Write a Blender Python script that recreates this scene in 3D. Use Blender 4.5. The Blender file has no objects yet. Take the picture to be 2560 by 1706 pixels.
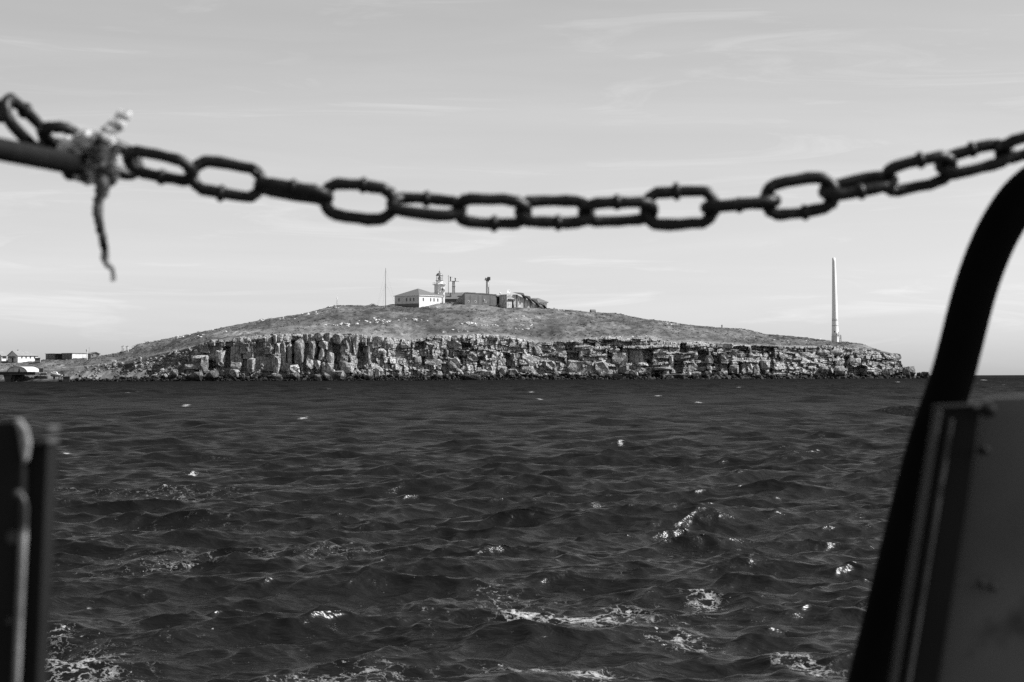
import bpy, bmesh, math, random
import numpy as np
from mathutils import Vector, Matrix

random.seed(7)
rng = np.random.default_rng(7)
sc = bpy.context.scene
C = sc.collection
R = math.radians

# ------------------------------------------------------------------ camera
CAM_H = 2.2
F_PX = 4978.0                      # focal length in photograph pixels (2560 wide)
PITCH = math.atan(88.0 / F_PX)
ROLL = R(0.2)
cr, sr = math.cos(ROLL), math.sin(ROLL)
Fw = Vector((0, math.cos(PITCH), math.sin(PITCH)))
U0 = Vector((0, -math.sin(PITCH), math.cos(PITCH)))
X0 = Vector((1, 0, 0))
Rt = X0 * cr - U0 * sr
Up = U0 * cr + X0 * sr
cam_d = bpy.data.cameras.new('camera')
cam = bpy.data.objects.new('camera', cam_d)
C.objects.link(cam)
cam.matrix_world = Matrix(((Rt.x, Up.x, -Fw.x, 0), (Rt.y, Up.y, -Fw.y, 0), (Rt.z, Up.z, -Fw.z, CAM_H), (0, 0, 0, 1)))
cam_d.sensor_width = 36.0
cam_d.lens = 36.0 * F_PX / 2560.0
cam_d.clip_start = 0.05
cam_d.clip_end = 20000.0
cam_d.dof.use_dof = True
cam_d.dof.focus_distance = 900.0
cam_d.dof.aperture_fstop = 10.5
cam_d.dof.aperture_blades = 7
sc.camera = cam

def at(px, py, Y):
    """world point seen at photograph pixel (px, py) at distance Y along the view"""
    d = Fw + Rt * ((px - 1280.0) / F_PX) - Up * ((py - 853.0) / F_PX)
    s = Y / d.y
    return Vector((d.x * s, Y, CAM_H + d.z * s))

def at_np(px, py, Y):
    kx = (px - 1280.0) / F_PX; ky = (py - 853.0) / F_PX
    dx = Fw.x + Rt.x * kx - Up.x * ky
    dy = Fw.y + Rt.y * kx - Up.y * ky
    dz = Fw.z + Rt.z * kx - Up.z * ky
    s = Y / dy
    return dx * s, CAM_H + dz * s

def on_water(px, py):
    d = Fw + Rt * ((px - 1280.0) / F_PX) - Up * ((py - 853.0) / F_PX)
    s = -CAM_H / d.z
    return d.x * s, d.y * s

# ------------------------------------------------------------------ sky, sun, exposure
SUN_EL = R(44.0)
SUN_AZ = R(89.0)                   # clockwise from +Y (straight away from the camera)
world = bpy.data.worlds.new('World')
sc.world = world
world.use_nodes = True
wt = world.node_tree
wt.nodes.clear()
def wn(t, **k):
    n = wt.nodes.new(t)
    for a, v in k.items(): setattr(n, a, v)
    return n
sky = wn('ShaderNodeTexSky', sky_type='NISHITA', sun_disc=False, sun_elevation=SUN_EL, sun_rotation=SUN_AZ,
         altitude=0.0, air_density=1.0, dust_density=1.25, ozone_density=1.0)
bw = wn('ShaderNodeSeparateColor')   # black and white film behind a red filter sees the red part of the sky
wt.links.new(sky.outputs[0], bw.inputs[0])
tc = wn('ShaderNodeTexCoord')
mp = wn('ShaderNodeMapping'); mp.inputs['Scale'].default_value = (2.2, 2.2, 26.0); mp.inputs['Rotation'].default_value = (0, R(-1.6), 0)
wt.links.new(tc.outputs['Generated'], mp.inputs[0])
cn = wn('ShaderNodeTexNoise'); cn.inputs['Scale'].default_value = 1.7; cn.inputs['Detail'].default_value = 7.0; cn.inputs['Roughness'].default_value = 0.55; cn.inputs['Distortion'].default_value = 0.6
wt.links.new(mp.outputs[0], cn.inputs['Vector'])
cm = wn('ShaderNodeMapRange'); cm.inputs[1].default_value = 0.40; cm.inputs[2].default_value = 0.78; cm.inputs[3].default_value = 1.14; cm.inputs[4].default_value = 1.24
wt.links.new(cn.outputs[0], cm.inputs[0])
mu = wn('ShaderNodeMath', operation='MULTIPLY')
pw = wn('ShaderNodeMath', operation='POWER'); pw.inputs[1].default_value = 0.8
wt.links.new(bw.outputs[0], pw.inputs[0])
wt.links.new(pw.outputs[0], mu.inputs[0]); wt.links.new(cm.outputs[0], mu.inputs[1])
mp2 = wn('ShaderNodeMapping'); mp2.inputs['Location'].default_value = (3.7, 1.3, 5.2); mp2.inputs['Scale'].default_value = (3.0, 3.0, 30.0); mp2.inputs['Rotation'].default_value = (0, R(-7.0), 0)
wt.links.new(tc.outputs['Generated'], mp2.inputs[0])
cw = wn('ShaderNodeTexNoise'); cw.inputs['Scale'].default_value = 2.3; cw.inputs['Detail'].default_value = 8.0; cw.inputs['Roughness'].default_value = 0.62; cw.inputs['Distortion'].default_value = 1.2
wt.links.new(mp2.outputs[0], cw.inputs['Vector'])
cw2 = wn('ShaderNodeMapRange'); cw2.inputs[1].default_value = 0.55; cw2.inputs[2].default_value = 0.80; cw2.inputs[3].default_value = 0.985; cw2.inputs[4].default_value = 1.17
wt.links.new(cw.outputs[0], cw2.inputs[0])
mu2 = wn('ShaderNodeMath', operation='MULTIPLY')
wt.links.new(mu.outputs[0], mu2.inputs[0]); wt.links.new(cw2.outputs[0], mu2.inputs[1])
bg = wn('ShaderNodeBackground'); bg.inputs['Strength'].default_value = 0.15
wt.links.new(mu2.outputs[0], bg.inputs['Color'])
wo = wn('ShaderNodeOutputWorld')
wt.links.new(bg.outputs[0], wo.inputs['Surface'])

sun_d = bpy.data.lights.new('sun', 'SUN')
sun_d.energy = 5.0
sun_d.angle = R(0.5)
sun_d.color = (1.0, 1.0, 1.0)
sun = bpy.data.objects.new('sun', sun_d)
C.objects.link(sun)
S = Vector((math.sin(SUN_AZ) * math.cos(SUN_EL), math.cos(SUN_AZ) * math.cos(SUN_EL), math.sin(SUN_EL)))
sun.rotation_euler = S.to_track_quat('Z', 'Y').to_euler()
sun.location = (40, -10, 60)

sc.render.engine = 'CYCLES'
sc.view_settings.view_transform = 'Standard'
sc.view_settings.look = 'None'
sc.view_settings.exposure = 0.5
sc.view_settings.gamma = 1.0
sc.view_settings.use_curve_mapping = False
sc.cycles.use_denoising = False
sc.cycles.max_bounces = 5
sc.cycles.sample_clamp_indirect = 4.0
sc.cycles.sample_clamp_direct = 0.9
sc.cycles.caustics_reflective = False
sc.cycles.caustics_refractive = False

# ------------------------------------------------------------------ materials (black and white photograph: neutral greys)
def mat(name, v, rough=0.8, var=0.0, nscale=1.0, bump=0.0, bscale=None, spec=0.3, metal=0.0, dark=None, dscale=1.0, dthr=0.6, coords='Object', stretch=(1, 1, 1)):
    m = bpy.data.materials.new(name); m.use_nodes = True
    nt = m.node_tree; b = nt.nodes['Principled BSDF']
    b.inputs['Roughness'].default_value = rough
    b.inputs['Specular IOR Level'].default_value = spec
    b.inputs['Metallic'].default_value = metal
    t = nt.nodes.new('ShaderNodeTexCoord')
    mpn = nt.nodes.new('ShaderNodeMapping'); mpn.inputs['Scale'].default_value = stretch
    nt.links.new(t.outputs[coords], mpn.inputs[0])
    n = nt.nodes.new('ShaderNodeTexNoise'); n.inputs['Scale'].default_value = nscale; n.inputs['Detail'].default_value = 5
    nt.links.new(mpn.outputs[0], n.inputs['Vector'])
    r = nt.nodes.new('ShaderNodeMapRange'); r.inputs[1].default_value = 0.3; r.inputs[2].default_value = 0.7
    r.inputs[3].default_value = v * (1 - var); r.inputs[4].default_value = v * (1 + var)
    nt.links.new(n.outputs[0], r.inputs[0])
    out = r.outputs[0]
    if dark is not None:
        n2 = nt.nodes.new('ShaderNodeTexNoise'); n2.inputs['Scale'].default_value = dscale; n2.inputs['Detail'].default_value = 6
        nt.links.new(mpn.outputs[0], n2.inputs['Vector'])
        r2 = nt.nodes.new('ShaderNodeMapRange'); r2.inputs[1].default_value = dthr - 0.05; r2.inputs[2].default_value = dthr + 0.05
        nt.links.new(n2.outputs[0], r2.inputs[0])
        mx = nt.nodes.new('ShaderNodeMix')
        nt.links.new(r2.outputs[0], mx.inputs[0]); nt.links.new(out, mx.inputs[2]); mx.inputs[3].default_value = dark
        out = mx.outputs[0]
    nt.links.new(out, b.inputs['Base Color'])
    if bump:
        bn = nt.nodes.new('ShaderNodeTexNoise'); bn.inputs['Scale'].default_value = bscale or nscale * 4; bn.inputs['Detail'].default_value = 6
        nt.links.new(mpn.outputs[0], bn.inputs['Vector'])
        bp = nt.nodes.new('ShaderNodeBump'); bp.inputs['Strength'].default_value = 1.0; bp.inputs['Distance'].default_value = bump
        nt.links.new(bn.outputs[0], bp.inputs['Height']); nt.links.new(bp.outputs[0], b.inputs['Normal'])
    return m

def rock_mat(name, source):
    """pale weathered sandstone; tone per block from 'attr' (stuff) or the object's random number"""
    m = bpy.data.materials.new(name); m.use_nodes = True
    nt = m.node_tree; L = nt.links.new; b = nt.nodes['Principled BSDF']
    b.inputs['Roughness'].default_value = 0.9; b.inputs['Specular IOR Level'].default_value = 0.15
    if source == 'attr':
        a = nt.nodes.new('ShaderNodeAttribute'); a.attribute_name = 'tone'; tone = a.outputs['Fac']
    elif source == 'object':
        a = nt.nodes.new('ShaderNodeObjectInfo')
        mr = nt.nodes.new('ShaderNodeMapRange'); mr.inputs[3].default_value = 0.28; mr.inputs[4].default_value = 0.48
        L(a.outputs['Random'], mr.inputs[0]); tone = mr.outputs[0]
    else:
        a = nt.nodes.new('ShaderNodeValue'); a.outputs[0].default_value = source; tone = a.outputs[0]
    g = nt.nodes.new('ShaderNodeNewGeometry')
    n1 = nt.nodes.new('ShaderNodeTexNoise'); n1.inputs['Scale'].default_value = 0.55; n1.inputs['Detail'].default_value = 8; n1.inputs['Roughness'].default_value = 0.65
    L(g.outputs['Position'], n1.inputs['Vector'])
    r1 = nt.nodes.new('ShaderNodeMapRange'); r1.inputs[1].default_value = 0.32; r1.inputs[2].default_value = 0.66; r1.inputs[3].default_value = 0.6; r1.inputs[4].default_value = 1.2
    L(n1.outputs[0], r1.inputs[0])
    m1 = nt.nodes.new('ShaderNodeMath'); m1.operation = 'MULTIPLY'; L(tone, m1.inputs[0]); L(r1.outputs[0], m1.inputs[1])
    # rain and lichen streaks that run down the faces
    mpn = nt.nodes.new('ShaderNodeMapping'); mpn.inputs['Scale'].default_value = (1.3, 1.3, 0.16); L(g.outputs['Position'], mpn.inputs[0])
    n2 = nt.nodes.new('ShaderNodeTexNoise'); n2.inputs['Scale'].default_value = 1.0; n2.inputs['Detail'].default_value = 4; L(mpn.outputs[0], n2.inputs['Vector'])
    r2 = nt.nodes.new('ShaderNodeMapRange'); r2.inputs[1].default_value = 0.5; r2.inputs[2].default_value = 0.68; r2.inputs[3].default_value = 1.0; r2.inputs[4].default_value = 0.45
    L(n2.outputs[0], r2.inputs[0])
    m2 = nt.nodes.new('ShaderNodeMath'); m2.operation = 'MULTIPLY'; L(m1.outputs[0], m2.inputs[0]); L(r2.outputs[0], m2.inputs[1])
    # wet, weed-covered band just above the water
    sx = nt.nodes.new('ShaderNodeSeparateXYZ'); L(g.outputs['Position'], sx.inputs[0])
    n3 = nt.nodes.new('ShaderNodeTexNoise'); n3.inputs['Scale'].default_value = 0.25; n3.inputs['Detail'].default_value = 3; L(g.outputs['Position'], n3.inputs['Vector'])
    ad = nt.nodes.new('ShaderNodeMath'); ad.operation = 'MULTIPLY_ADD'; ad.inputs[1].default_value = -4.0; L(n3.outputs[0], ad.inputs[0]); L(sx.outputs['Z'], ad.inputs[2])
    r3 = nt.nodes.new('ShaderNodeMapRange'); r3.inputs[1].default_value = 0.4; r3.inputs[2].default_value = 1.7; r3.inputs[3].default_value = 0.17; r3.inputs[4].default_value = 1.0
    L(ad.outputs[0], r3.inputs[0])
    m3 = nt.nodes.new('ShaderNodeMath'); m3.operation = 'MULTIPLY'; L(m2.outputs[0], m3.inputs[0]); L(r3.outputs[0], m3.inputs[1])
    L(m3.outputs[0], b.inputs['Base Color'])
    nb = nt.nodes.new('ShaderNodeTexNoise'); nb.inputs['Scale'].default_value = 1.1; nb.inputs['Detail'].default_value = 9; nb.inputs['Roughness'].default_value = 0.7; L(g.outputs['Position'], nb.inputs['Vector'])
    bp = nt.nodes.new('ShaderNodeBump'); bp.inputs['Strength'].default_value = 1.0; bp.inputs['Distance'].default_value = 0.30
    # joints and cracks
    mc = nt.nodes.new('ShaderNodeMapping'); mc.inputs['Scale'].default_value = (0.55, 0.55, 0.42); L(g.outputs['Position'], mc.inputs[0])
    wv = nt.nodes.new('ShaderNodeVectorMath'); wv.operation = 'MULTIPLY_ADD'; wv.inputs[1].default_value = (0.35, 0.35, 0.35); L(nb.outputs['Color'], wv.inputs[0]); L(mc.outputs[0], wv.inputs[2])
    vo = nt.nodes.new('ShaderNodeTexVoronoi'); vo.feature = 'DISTANCE_TO_EDGE'; vo.inputs['Scale'].default_value = 1.0; L(wv.outputs[0], vo.inputs['Vector'])
    vr = nt.nodes.new('ShaderNodeMapRange'); vr.inputs[1].default_value = 0.0; vr.inputs[2].default_value = 0.10; vr.inputs[3].default_value = -1.3; vr.inputs[4].default_value = 0.0; L(vo.outputs['Distance'], vr.inputs[0])
    ac = nt.nodes.new('ShaderNodeMath'); ac.operation = 'ADD'; L(nb.outputs[0], ac.inputs[0]); L(vr.outputs[0], ac.inputs[1])
    L(ac.outputs[0], bp.inputs['Height']); L(bp.outputs[0], b.inputs['Normal'])
    return m

M = {}
M['rock_obj'] = rock_mat('weathered_rock', 'object')
M['rock_attr'] = rock_mat('weathered_rock_mass', 'attr')
M['stone'] = mat('pale_stone', 0.55, 0.9, 0.3, 1.5, 0.2)
M['white'] = mat('white_paint', 0.80, 0.7, 0.06, 0.6)
M['offwhite'] = mat('aged_white_render', 0.62, 0.8, 0.15, 0.5)
M['plinth'] = mat('dark_plinth', 0.17, 0.9, 0.2, 0.8)
M['roof'] = mat('grey_roof_sheet', 0.135, 0.75, 0.12, 0.7)
M['roof2'] = mat('pale_roof_sheet', 0.24, 0.75, 0.12, 0.7)
M['greywall'] = mat('grey_render', 0.22, 0.9, 0.15, 0.45)
M['darkwall'] = mat('dark_render', 0.12, 0.9, 0.25, 0.6)
M['concrete'] = mat('patchy_concrete', 0.45, 0.9, 0.35, 0.6, dark=0.15, dscale=0.9, dthr=0.60, stretch=(1.5, 1.5, 0.5))
M['void'] = mat('dark_interior', 0.03, 0.9, 0.2, 1.0)
M['pane'] = mat('window_glass', 0.03, 0.12, 0.1, 1.0, spec=0.5)
M['frame'] = mat('window_frame', 0.30, 0.7, 0.1, 2.0)
M['steel'] = mat('galvanised_steel', 0.22, 0.6, 0.2, 2.0)
M['dome'] = mat('lantern_dome', 0.16, 0.45, 0.2, 1.0, spec=0.5)
M['darksteel'] = mat('dark_steel', 0.05, 0.6, 0.3, 2.0)
M['wood'] = mat('weathered_timber', 0.10, 0.9, 0.35, 1.5)

def water_mat():
    m = bpy.data.materials.new('sea_water'); m.use_nodes = True
    nt = m.node_tree; L = nt.links.new; b = nt.nodes['Principled BSDF']
    b.inputs['Base Color'].default_value = (0.006, 0.006, 0.006, 1)
    b.inputs['IOR'].default_value = 1.33
    b.inputs['Specular IOR Level'].default_value = 0.5
    ra = nt.nodes.new('ShaderNodeAttribute'); ra.attribute_name = 'cam_dist'
    g = nt.nodes.new('ShaderNodeNewGeometry')
    rr = nt.nodes.new('ShaderNodeMapRange'); rr.inputs[3].default_value = 0.21; rr.inputs[4].default_value = 0.50
    L(ra.outputs['Fac'], rr.inputs[0])
    # ripples finer than the mesh
    mp1 = nt.nodes.new('ShaderNodeMapping'); mp1.inputs['Scale'].default_value = (0.7, 1.7, 1.0); L(g.outputs['Position'], mp1.inputs[0])
    n1 = nt.nodes.new('ShaderNodeTexNoise'); n1.inputs['Scale'].default_value = 3.6; n1.inputs['Detail'].default_value = 4; n1.inputs['Roughness'].default_value = 0.6; n1.inputs['Distortion'].default_value = 0.3
    L(mp1.outputs[0], n1.inputs['Vector'])
    bp = nt.nodes.new('ShaderNodeBump'); bp.inputs['Distance'].default_value = 0.042
    st = nt.nodes.new('ShaderNodeMapRange'); st.inputs[3].default_value = 1.0; st.inputs[4].default_value = 1.0
    L(ra.outputs['Fac'], st.inputs[0]); L(st.outputs[0], bp.inputs['Strength'])
    # chop of a metre or two, where the mesh no longer carries it
    mp3 = nt.nodes.new('ShaderNodeMapping'); mp3.inputs['Scale'].default_value = (0.55, 1.0, 1.0); L(g.outputs['Position'], mp3.inputs[0])
    n3 = nt.nodes.new('ShaderNodeTexNoise'); n3.inputs['Scale'].default_value = 0.75; n3.inputs['Detail'].default_value = 4; n3.inputs['Roughness'].default_value = 0.6; L(mp3.outputs[0], n3.inputs['Vector'])
    w3 = nt.nodes.new('ShaderNodeMapRange'); w3.inputs[1].default_value = 0.05; w3.inputs[2].default_value = 0.75; w3.inputs[4].default_value = 22.0; L(ra.outputs['Fac'], w3.inputs[0])
    m3 = nt.nodes.new('ShaderNodeMath'); m3.operation = 'MULTIPLY_ADD'; L(n3.outputs[0], m3.inputs[0]); L(w3.outputs[0], m3.inputs[1]); L(n1.outputs[0], m3.inputs[2])
    L(m3.outputs[0], bp.inputs['Height']); L(bp.outputs[0], b.inputs['Normal'])
    # foam
    fa = nt.nodes.new('ShaderNodeAttribute'); fa.attribute_name = 'foam'
    nv = nt.nodes.new('ShaderNodeTexVoronoi'); nv.feature = 'DISTANCE_TO_EDGE'; nv.inputs['Scale'].default_value = 5.5
    nd = nt.nodes.new('ShaderNodeTexNoise'); nd.inputs['Scale'].default_value = 2.3; nd.inputs['Detail'].default_value = 6; nd.inputs['Roughness'].default_value = 0.65
    L(g.outputs['Position'], nd.inputs['Vector'])
    vm = nt.nodes.new('ShaderNodeVectorMath'); vm.operation = 'MULTIPLY_ADD'; vm.inputs[1].default_value = (0.8, 0.8, 0.8)
    L(nd.outputs['Color'], vm.inputs[0]); L(g.outputs['Position'], vm.inputs[2])
    L(vm.outputs[0], nv.inputs['Vector'])
    lace = nt.nodes.new('ShaderNodeMapRange'); lace.inputs[1].default_value = 0.0; lace.inputs[2].default_value = 0.22; lace.inputs[3].default_value = 0.35; lace.inputs[4].default_value = -0.30
    L(nv.outputs['Distance'], lace.inputs[0])
    nf = nt.nodes.new('ShaderNodeTexNoise'); nf.inputs['Scale'].default_value = 6.5; nf.inputs['Detail'].default_value = 7; nf.inputs['Roughness'].default_value = 0.7
    mp2 = nt.nodes.new('ShaderNodeMapping'); mp2.inputs['Scale'].default_value = (1.0, 0.7, 1.0); L(g.outputs['Position'], mp2.inputs[0]); L(mp2.outputs[0], nf.inputs['Vector'])
    a1 = nt.nodes.new('ShaderNodeMath'); a1.operation = 'ADD'; L(lace.outputs[0], a1.inputs[0]); L(nf.outputs[0], a1.inputs[1])
    a2 = nt.nodes.new('ShaderNodeMath'); a2.operation = 'ADD'; L(a1.outputs[0], a2.inputs[0]); L(fa.outputs['Fac'], a2.inputs[1])
    fm = nt.nodes.new('ShaderNodeMapRange'); fm.inputs[1].default_value = 0.98; fm.inputs[2].default_value = 1.55
    L(a2.outputs[0], fm.inputs[0])
    df = nt.nodes.new('ShaderNodeBsdfDiffuse'); df.inputs['Color'].default_value = (0.46, 0.46, 0.46, 1)
    mx = nt.nodes.new('ShaderNodeMixShader')
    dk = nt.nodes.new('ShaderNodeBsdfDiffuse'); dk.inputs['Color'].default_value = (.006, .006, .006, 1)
    refl_dim = nt.nodes.new('ShaderNodeMixShader'); pr = nt.nodes.new('ShaderNodeMapRange'); pr.inputs[3].default_value = 0.28; pr.inputs[4].default_value = 0.77; L(ra.outputs['Fac'], pr.inputs[0]); L(pr.outputs[0], refl_dim.inputs[0]); L(b.outputs[0], refl_dim.inputs[1]); L(dk.outputs[0], refl_dim.inputs[2])  # dark diffuse mixed in, more with distance: dims the sky reflection by colour
    ns = nt.nodes.new('ShaderNodeTexNoise'); ns.inputs['Scale'].default_value = 17.0; ns.inputs['Detail'].default_value = 2; L(g.outputs['Position'], ns.inputs['Vector'])
    sp = nt.nodes.new('ShaderNodeMath'); sp.operation = 'MULTIPLY_ADD'; sp.inputs[1].default_value = 0.45; L(fa.outputs['Fac'], sp.inputs[0]); L(ns.outputs[0], sp.inputs[2])
    sq = nt.nodes.new('ShaderNodeMapRange'); sq.inputs[1].default_value = 0.80; sq.inputs[2].default_value = 0.86; sq.inputs[4].default_value = 0.6; L(sp.outputs[0], sq.inputs[0])
    fx = nt.nodes.new('ShaderNodeMath'); fx.operation = 'MAXIMUM'; L(fm.outputs[0], fx.inputs[0]); L(sq.outputs[0], fx.inputs[1])
    L(fx.outputs[0], mx.inputs[0]); L(refl_dim.outputs[0], mx.inputs[1]); L(df.outputs[0], mx.inputs[2])
    L(rr.outputs[0], b.inputs['Roughness'])
    L(mx.outputs[0], nt.nodes['Material Output'].inputs['Surface'])
    return m
M['water'] = water_mat()

def ground_mat():
    m = bpy.data.materials.new('dry_grass_slope'); m.use_nodes = True
    nt = m.node_tree; L = nt.links.new; b = nt.nodes['Principled BSDF']
    b.inputs['Roughness'].default_value = 0.95; b.inputs['Specular IOR Level'].default_value = 0.1
    g = nt.nodes.new('ShaderNodeNewGeometry')
    def noise(scale, stretch, detail=6, rough=0.6):
        mm = nt.nodes.new('ShaderNodeMapping'); mm.inputs['Scale'].default_value = stretch; L(g.outputs['Position'], mm.inputs[0])
        n = nt.nodes.new('ShaderNodeTexNoise'); n.inputs['Scale'].default_value = scale; n.inputs['Detail'].default_value = detail; n.inputs['Roughness'].default_value = rough
        L(mm.outputs[0], n.inputs['Vector']); return n.outputs[0]
    def rng_(x, a, c, lo, hi):
        r = nt.nodes.new('ShaderNodeMapRange'); r.inputs[1].default_value = a; r.inputs[2].default_value = c; r.inputs[3].default_value = lo; r.inputs[4].default_value = hi
        L(x, r.inputs[0]); return r.outputs[0]
    def mul(x, y):
        k = nt.nodes.new('ShaderNodeMath'); k.operation = 'MULTIPLY'; L(x, k.inputs[0]); L(y, k.inputs[1]); return k.outputs[0]
    big = rng_(noise(0.035, (1, 0.5, 1), 7, 0.6), 0.36, 0.66, 0.065, 0.175)
    mid = rng_(noise(0.28, (1, 0.35, 1), 6, 0.6), 0.3, 0.7, 0.55, 1.4)
    fine = rng_(noise(1.6, (1, 0.5, 1), 5, 0.7), 0.3, 0.7, 0.7, 1.3)
    patch = rng_(noise(0.11, (1, 0.3, 1), 8, 0.68), 0.44, 0.60, 1.12, 0.62)
    pale = rng_(noise(0.05, (1, 0.22, 1), 6, 0.6), 0.56, 0.68, 1.0, 1.55)
    tone = mul(mul(mul(mul(big, mid), fine), patch), pale)
    # bare rock where the attribute says so
    ra = nt.nodes.new('ShaderNodeAttribute'); ra.attribute_name = 'rock'
    rt = rng_(noise(0.5, (1, 1, 1), 8, 0.65), 0.3, 0.7, 0.14, 0.36)
    mx = nt.nodes.new('ShaderNodeMix'); L(ra.outputs['Fac'], mx.inputs[0]); L(tone, mx.inputs[2]); L(rt, mx.inputs[3])
    sx = nt.nodes.new('ShaderNodeSeparateXYZ'); L(g.outputs['Position'], sx.inputs[0])
    wet = rng_(sx.outputs['Z'], 0.8, 2.2, 0.25, 1.0)
    L(mul(mx.outputs[0], wet), b.inputs['Base Color'])
    bp = nt.nodes.new('ShaderNodeBump'); bp.inputs['Distance'].default_value = 0.5
    L(noise(0.9, (1, 0.7, 1), 8, 0.7), bp.inputs['Height']); L(bp.outputs[0], b.inputs['Normal'])
    return m
M['ground'] = ground_mat()

# ------------------------------------------------------------------ helpers
def tag(o, label=None, cat=None, group=None, kind=None):
    if label: o['label'] = label
    if cat: o['category'] = cat
    if group: o['group'] = group
    if kind: o['kind'] = kind
    return o

def empty(name, loc=(0, 0, 0), rz=0.0, label=None, cat=None, group=None):
    o = bpy.data.objects.new(name, None); C.objects.link(o)
    o.location = loc; o.rotation_euler = (0, 0, rz); o.empty_display_size = 0.2
    return tag(o, label, cat, group)

def link(name, me, m=None, parent=None):
    if m is not None and not me.materials: me.materials.append(m)
    o = bpy.data.objects.new(name, me); C.objects.link(o)
    if parent is not None: o.parent = parent
    return o

class MB:
    """collects shapes into one mesh"""
    def __init__(s): s.v = []; s.f = []
    def add(s, vs, fs):
        k = len(s.v); s.v += [tuple(p) for p in vs]; s.f += [tuple(i + k for i in f) for f in fs]; return s
    def box(s, x0, x1, y0, y1, z0, z1):
        return s.add([(x0, y0, z0), (x1, y0, z0), (x1, y1, z0), (x0, y1, z0), (x0, y0, z1), (x1, y0, z1), (x1, y1, z1), (x0, y1, z1)],
                     [(0, 3, 2, 1), (4, 5, 6, 7), (0, 1, 5, 4), (1, 2, 6, 5), (2, 3, 7, 6), (3, 0, 4, 7)])
    def prism(s, poly, axis_vec):
        """poly: 3D points (a planar outline), extruded by axis_vec"""
        n = len(poly); a = [Vector(p) for p in poly]; e = Vector(axis_vec)
        return s.add(a + [p + e for p in a], [tuple(range(n))[::-1], tuple(range(n, 2 * n))] + [(i, (i + 1) % n, n + (i + 1) % n, n + i) for i in range(n)])
    def bar(s, a, b, w, w2=None, n=4):
        return s.tube([a, b], [w, w2 if w2 else w], n)
    def tube(s, pts, rad, n=10, cap=True, closed=False, up=None):
        pts = [Vector(p) for p in pts]
        if not isinstance(rad, (list, tuple, np.ndarray)): rad = [rad] * len(pts)
        m = len(pts); vs = []
        nrm = None
        for i, p in enumerate(pts):
            if closed: t = pts[(i + 1) % m] - pts[i - 1]
            else: t = pts[min(i + 1, m - 1)] - pts[max(i - 1, 0)]
            t.normalize()
            if nrm is None:
                nrm = Vector(up) if up else (Vector((0, 0, 1)) if abs(t.z) < 0.9 else Vector((1, 0, 0)))
            nrm = (nrm - t * nrm.dot(t)).normalized()
            bi = t.cross(nrm)
            for k in range(n):
                a = 2 * math.pi * (k + 0.5) / n
                vs.append(p + (nrm * math.cos(a) + bi * math.sin(a)) * rad[i])
        fs = []
        for i in range(m if closed else m - 1):
            j = (i + 1) % m
            for k in range(n):
                fs.append((i * n + k, i * n + (k + 1) % n, j * n + (k + 1) % n, j * n + k))
        if cap and not closed:
            fs.append(tuple(range(n))[::-1]); fs.append(tuple(range((m - 1) * n, m * n)))
        return s.add(vs, fs)
    def lathe(s, prof, n=24, c=(0, 0), rot=0.0, cap=True):
        vs = []; fs = []
        for r, z in prof:
            for k in range(n):
                a = 2 * math.pi * k / n + rot
                vs.append((c[0] + r * math.cos(a), c[1] + r * math.sin(a), z))
        for i in range(len(prof) - 1):
            for k in range(n):
                fs.append((i * n + k, i * n + (k + 1) % n, (i + 1) * n + (k + 1) % n, (i + 1) * n + k))
        if cap:
            fs.append(tuple(range(n))[::-1]); fs.append(tuple(range((len(prof) - 1) * n, len(prof) * n)))
        return s.add(vs, fs)
    def mesh(s, name, smooth=False):
        me = bpy.data.meshes.new(name); me.from_pydata(s.v, [], s.f); me.update()
        if smooth: me.shade_smooth()
        return me
    def build(s, name, m, parent=None, smooth=False, bevel=0.0):
        o = link(name, s.mesh(name, smooth), m, parent)
        if bevel:
            bv = o.modifiers.new('bevel', 'BEVEL'); bv.width = bevel; bv.segments = 2; bv.limit_method = 'ANGLE'
        return o

def fast_mesh(name, V, Q, attrs=None, smooth=True, attr_domain='POINT'):
    me = bpy.data.meshes.new(name)
    V = np.ascontiguousarray(V, dtype=np.float32); Q = np.ascontiguousarray(Q, dtype=np.int32)
    me.vertices.add(len(V)); me.vertices.foreach_set('co', V.ravel())
    k = Q.shape[1]
    me.loops.add(Q.size); me.loops.foreach_set('vertex_index', Q.ravel())
    me.polygons.add(len(Q)); me.polygons.foreach_set('loop_start', np.arange(0, Q.size, k, dtype=np.int32))
    try: me.polygons.foreach_set('loop_total', np.full(len(Q), k, dtype=np.int32))
    except Exception: pass
    for n, a in (attrs or {}).items():
        at_ = me.attributes.new(n, 'FLOAT', attr_domain); at_.data.foreach_set('value', np.ascontiguousarray(a, dtype=np.float32).ravel())
    me.update(calc_edges=True)
    if smooth: me.shade_smooth()
    else: me.shade_flat()
    return me

def grid_quads(nr, nc, wrap=False):
    i = np.arange(nr - 1)[:, None]; j = np.arange(nc if wrap else nc - 1)[None, :]
    j2 = (j + 1) % nc
    return np.stack([i * nc + j, i * nc + j2, (i + 1) * nc + j2, (i + 1) * nc + j], -1).reshape(-1, 4)

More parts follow.
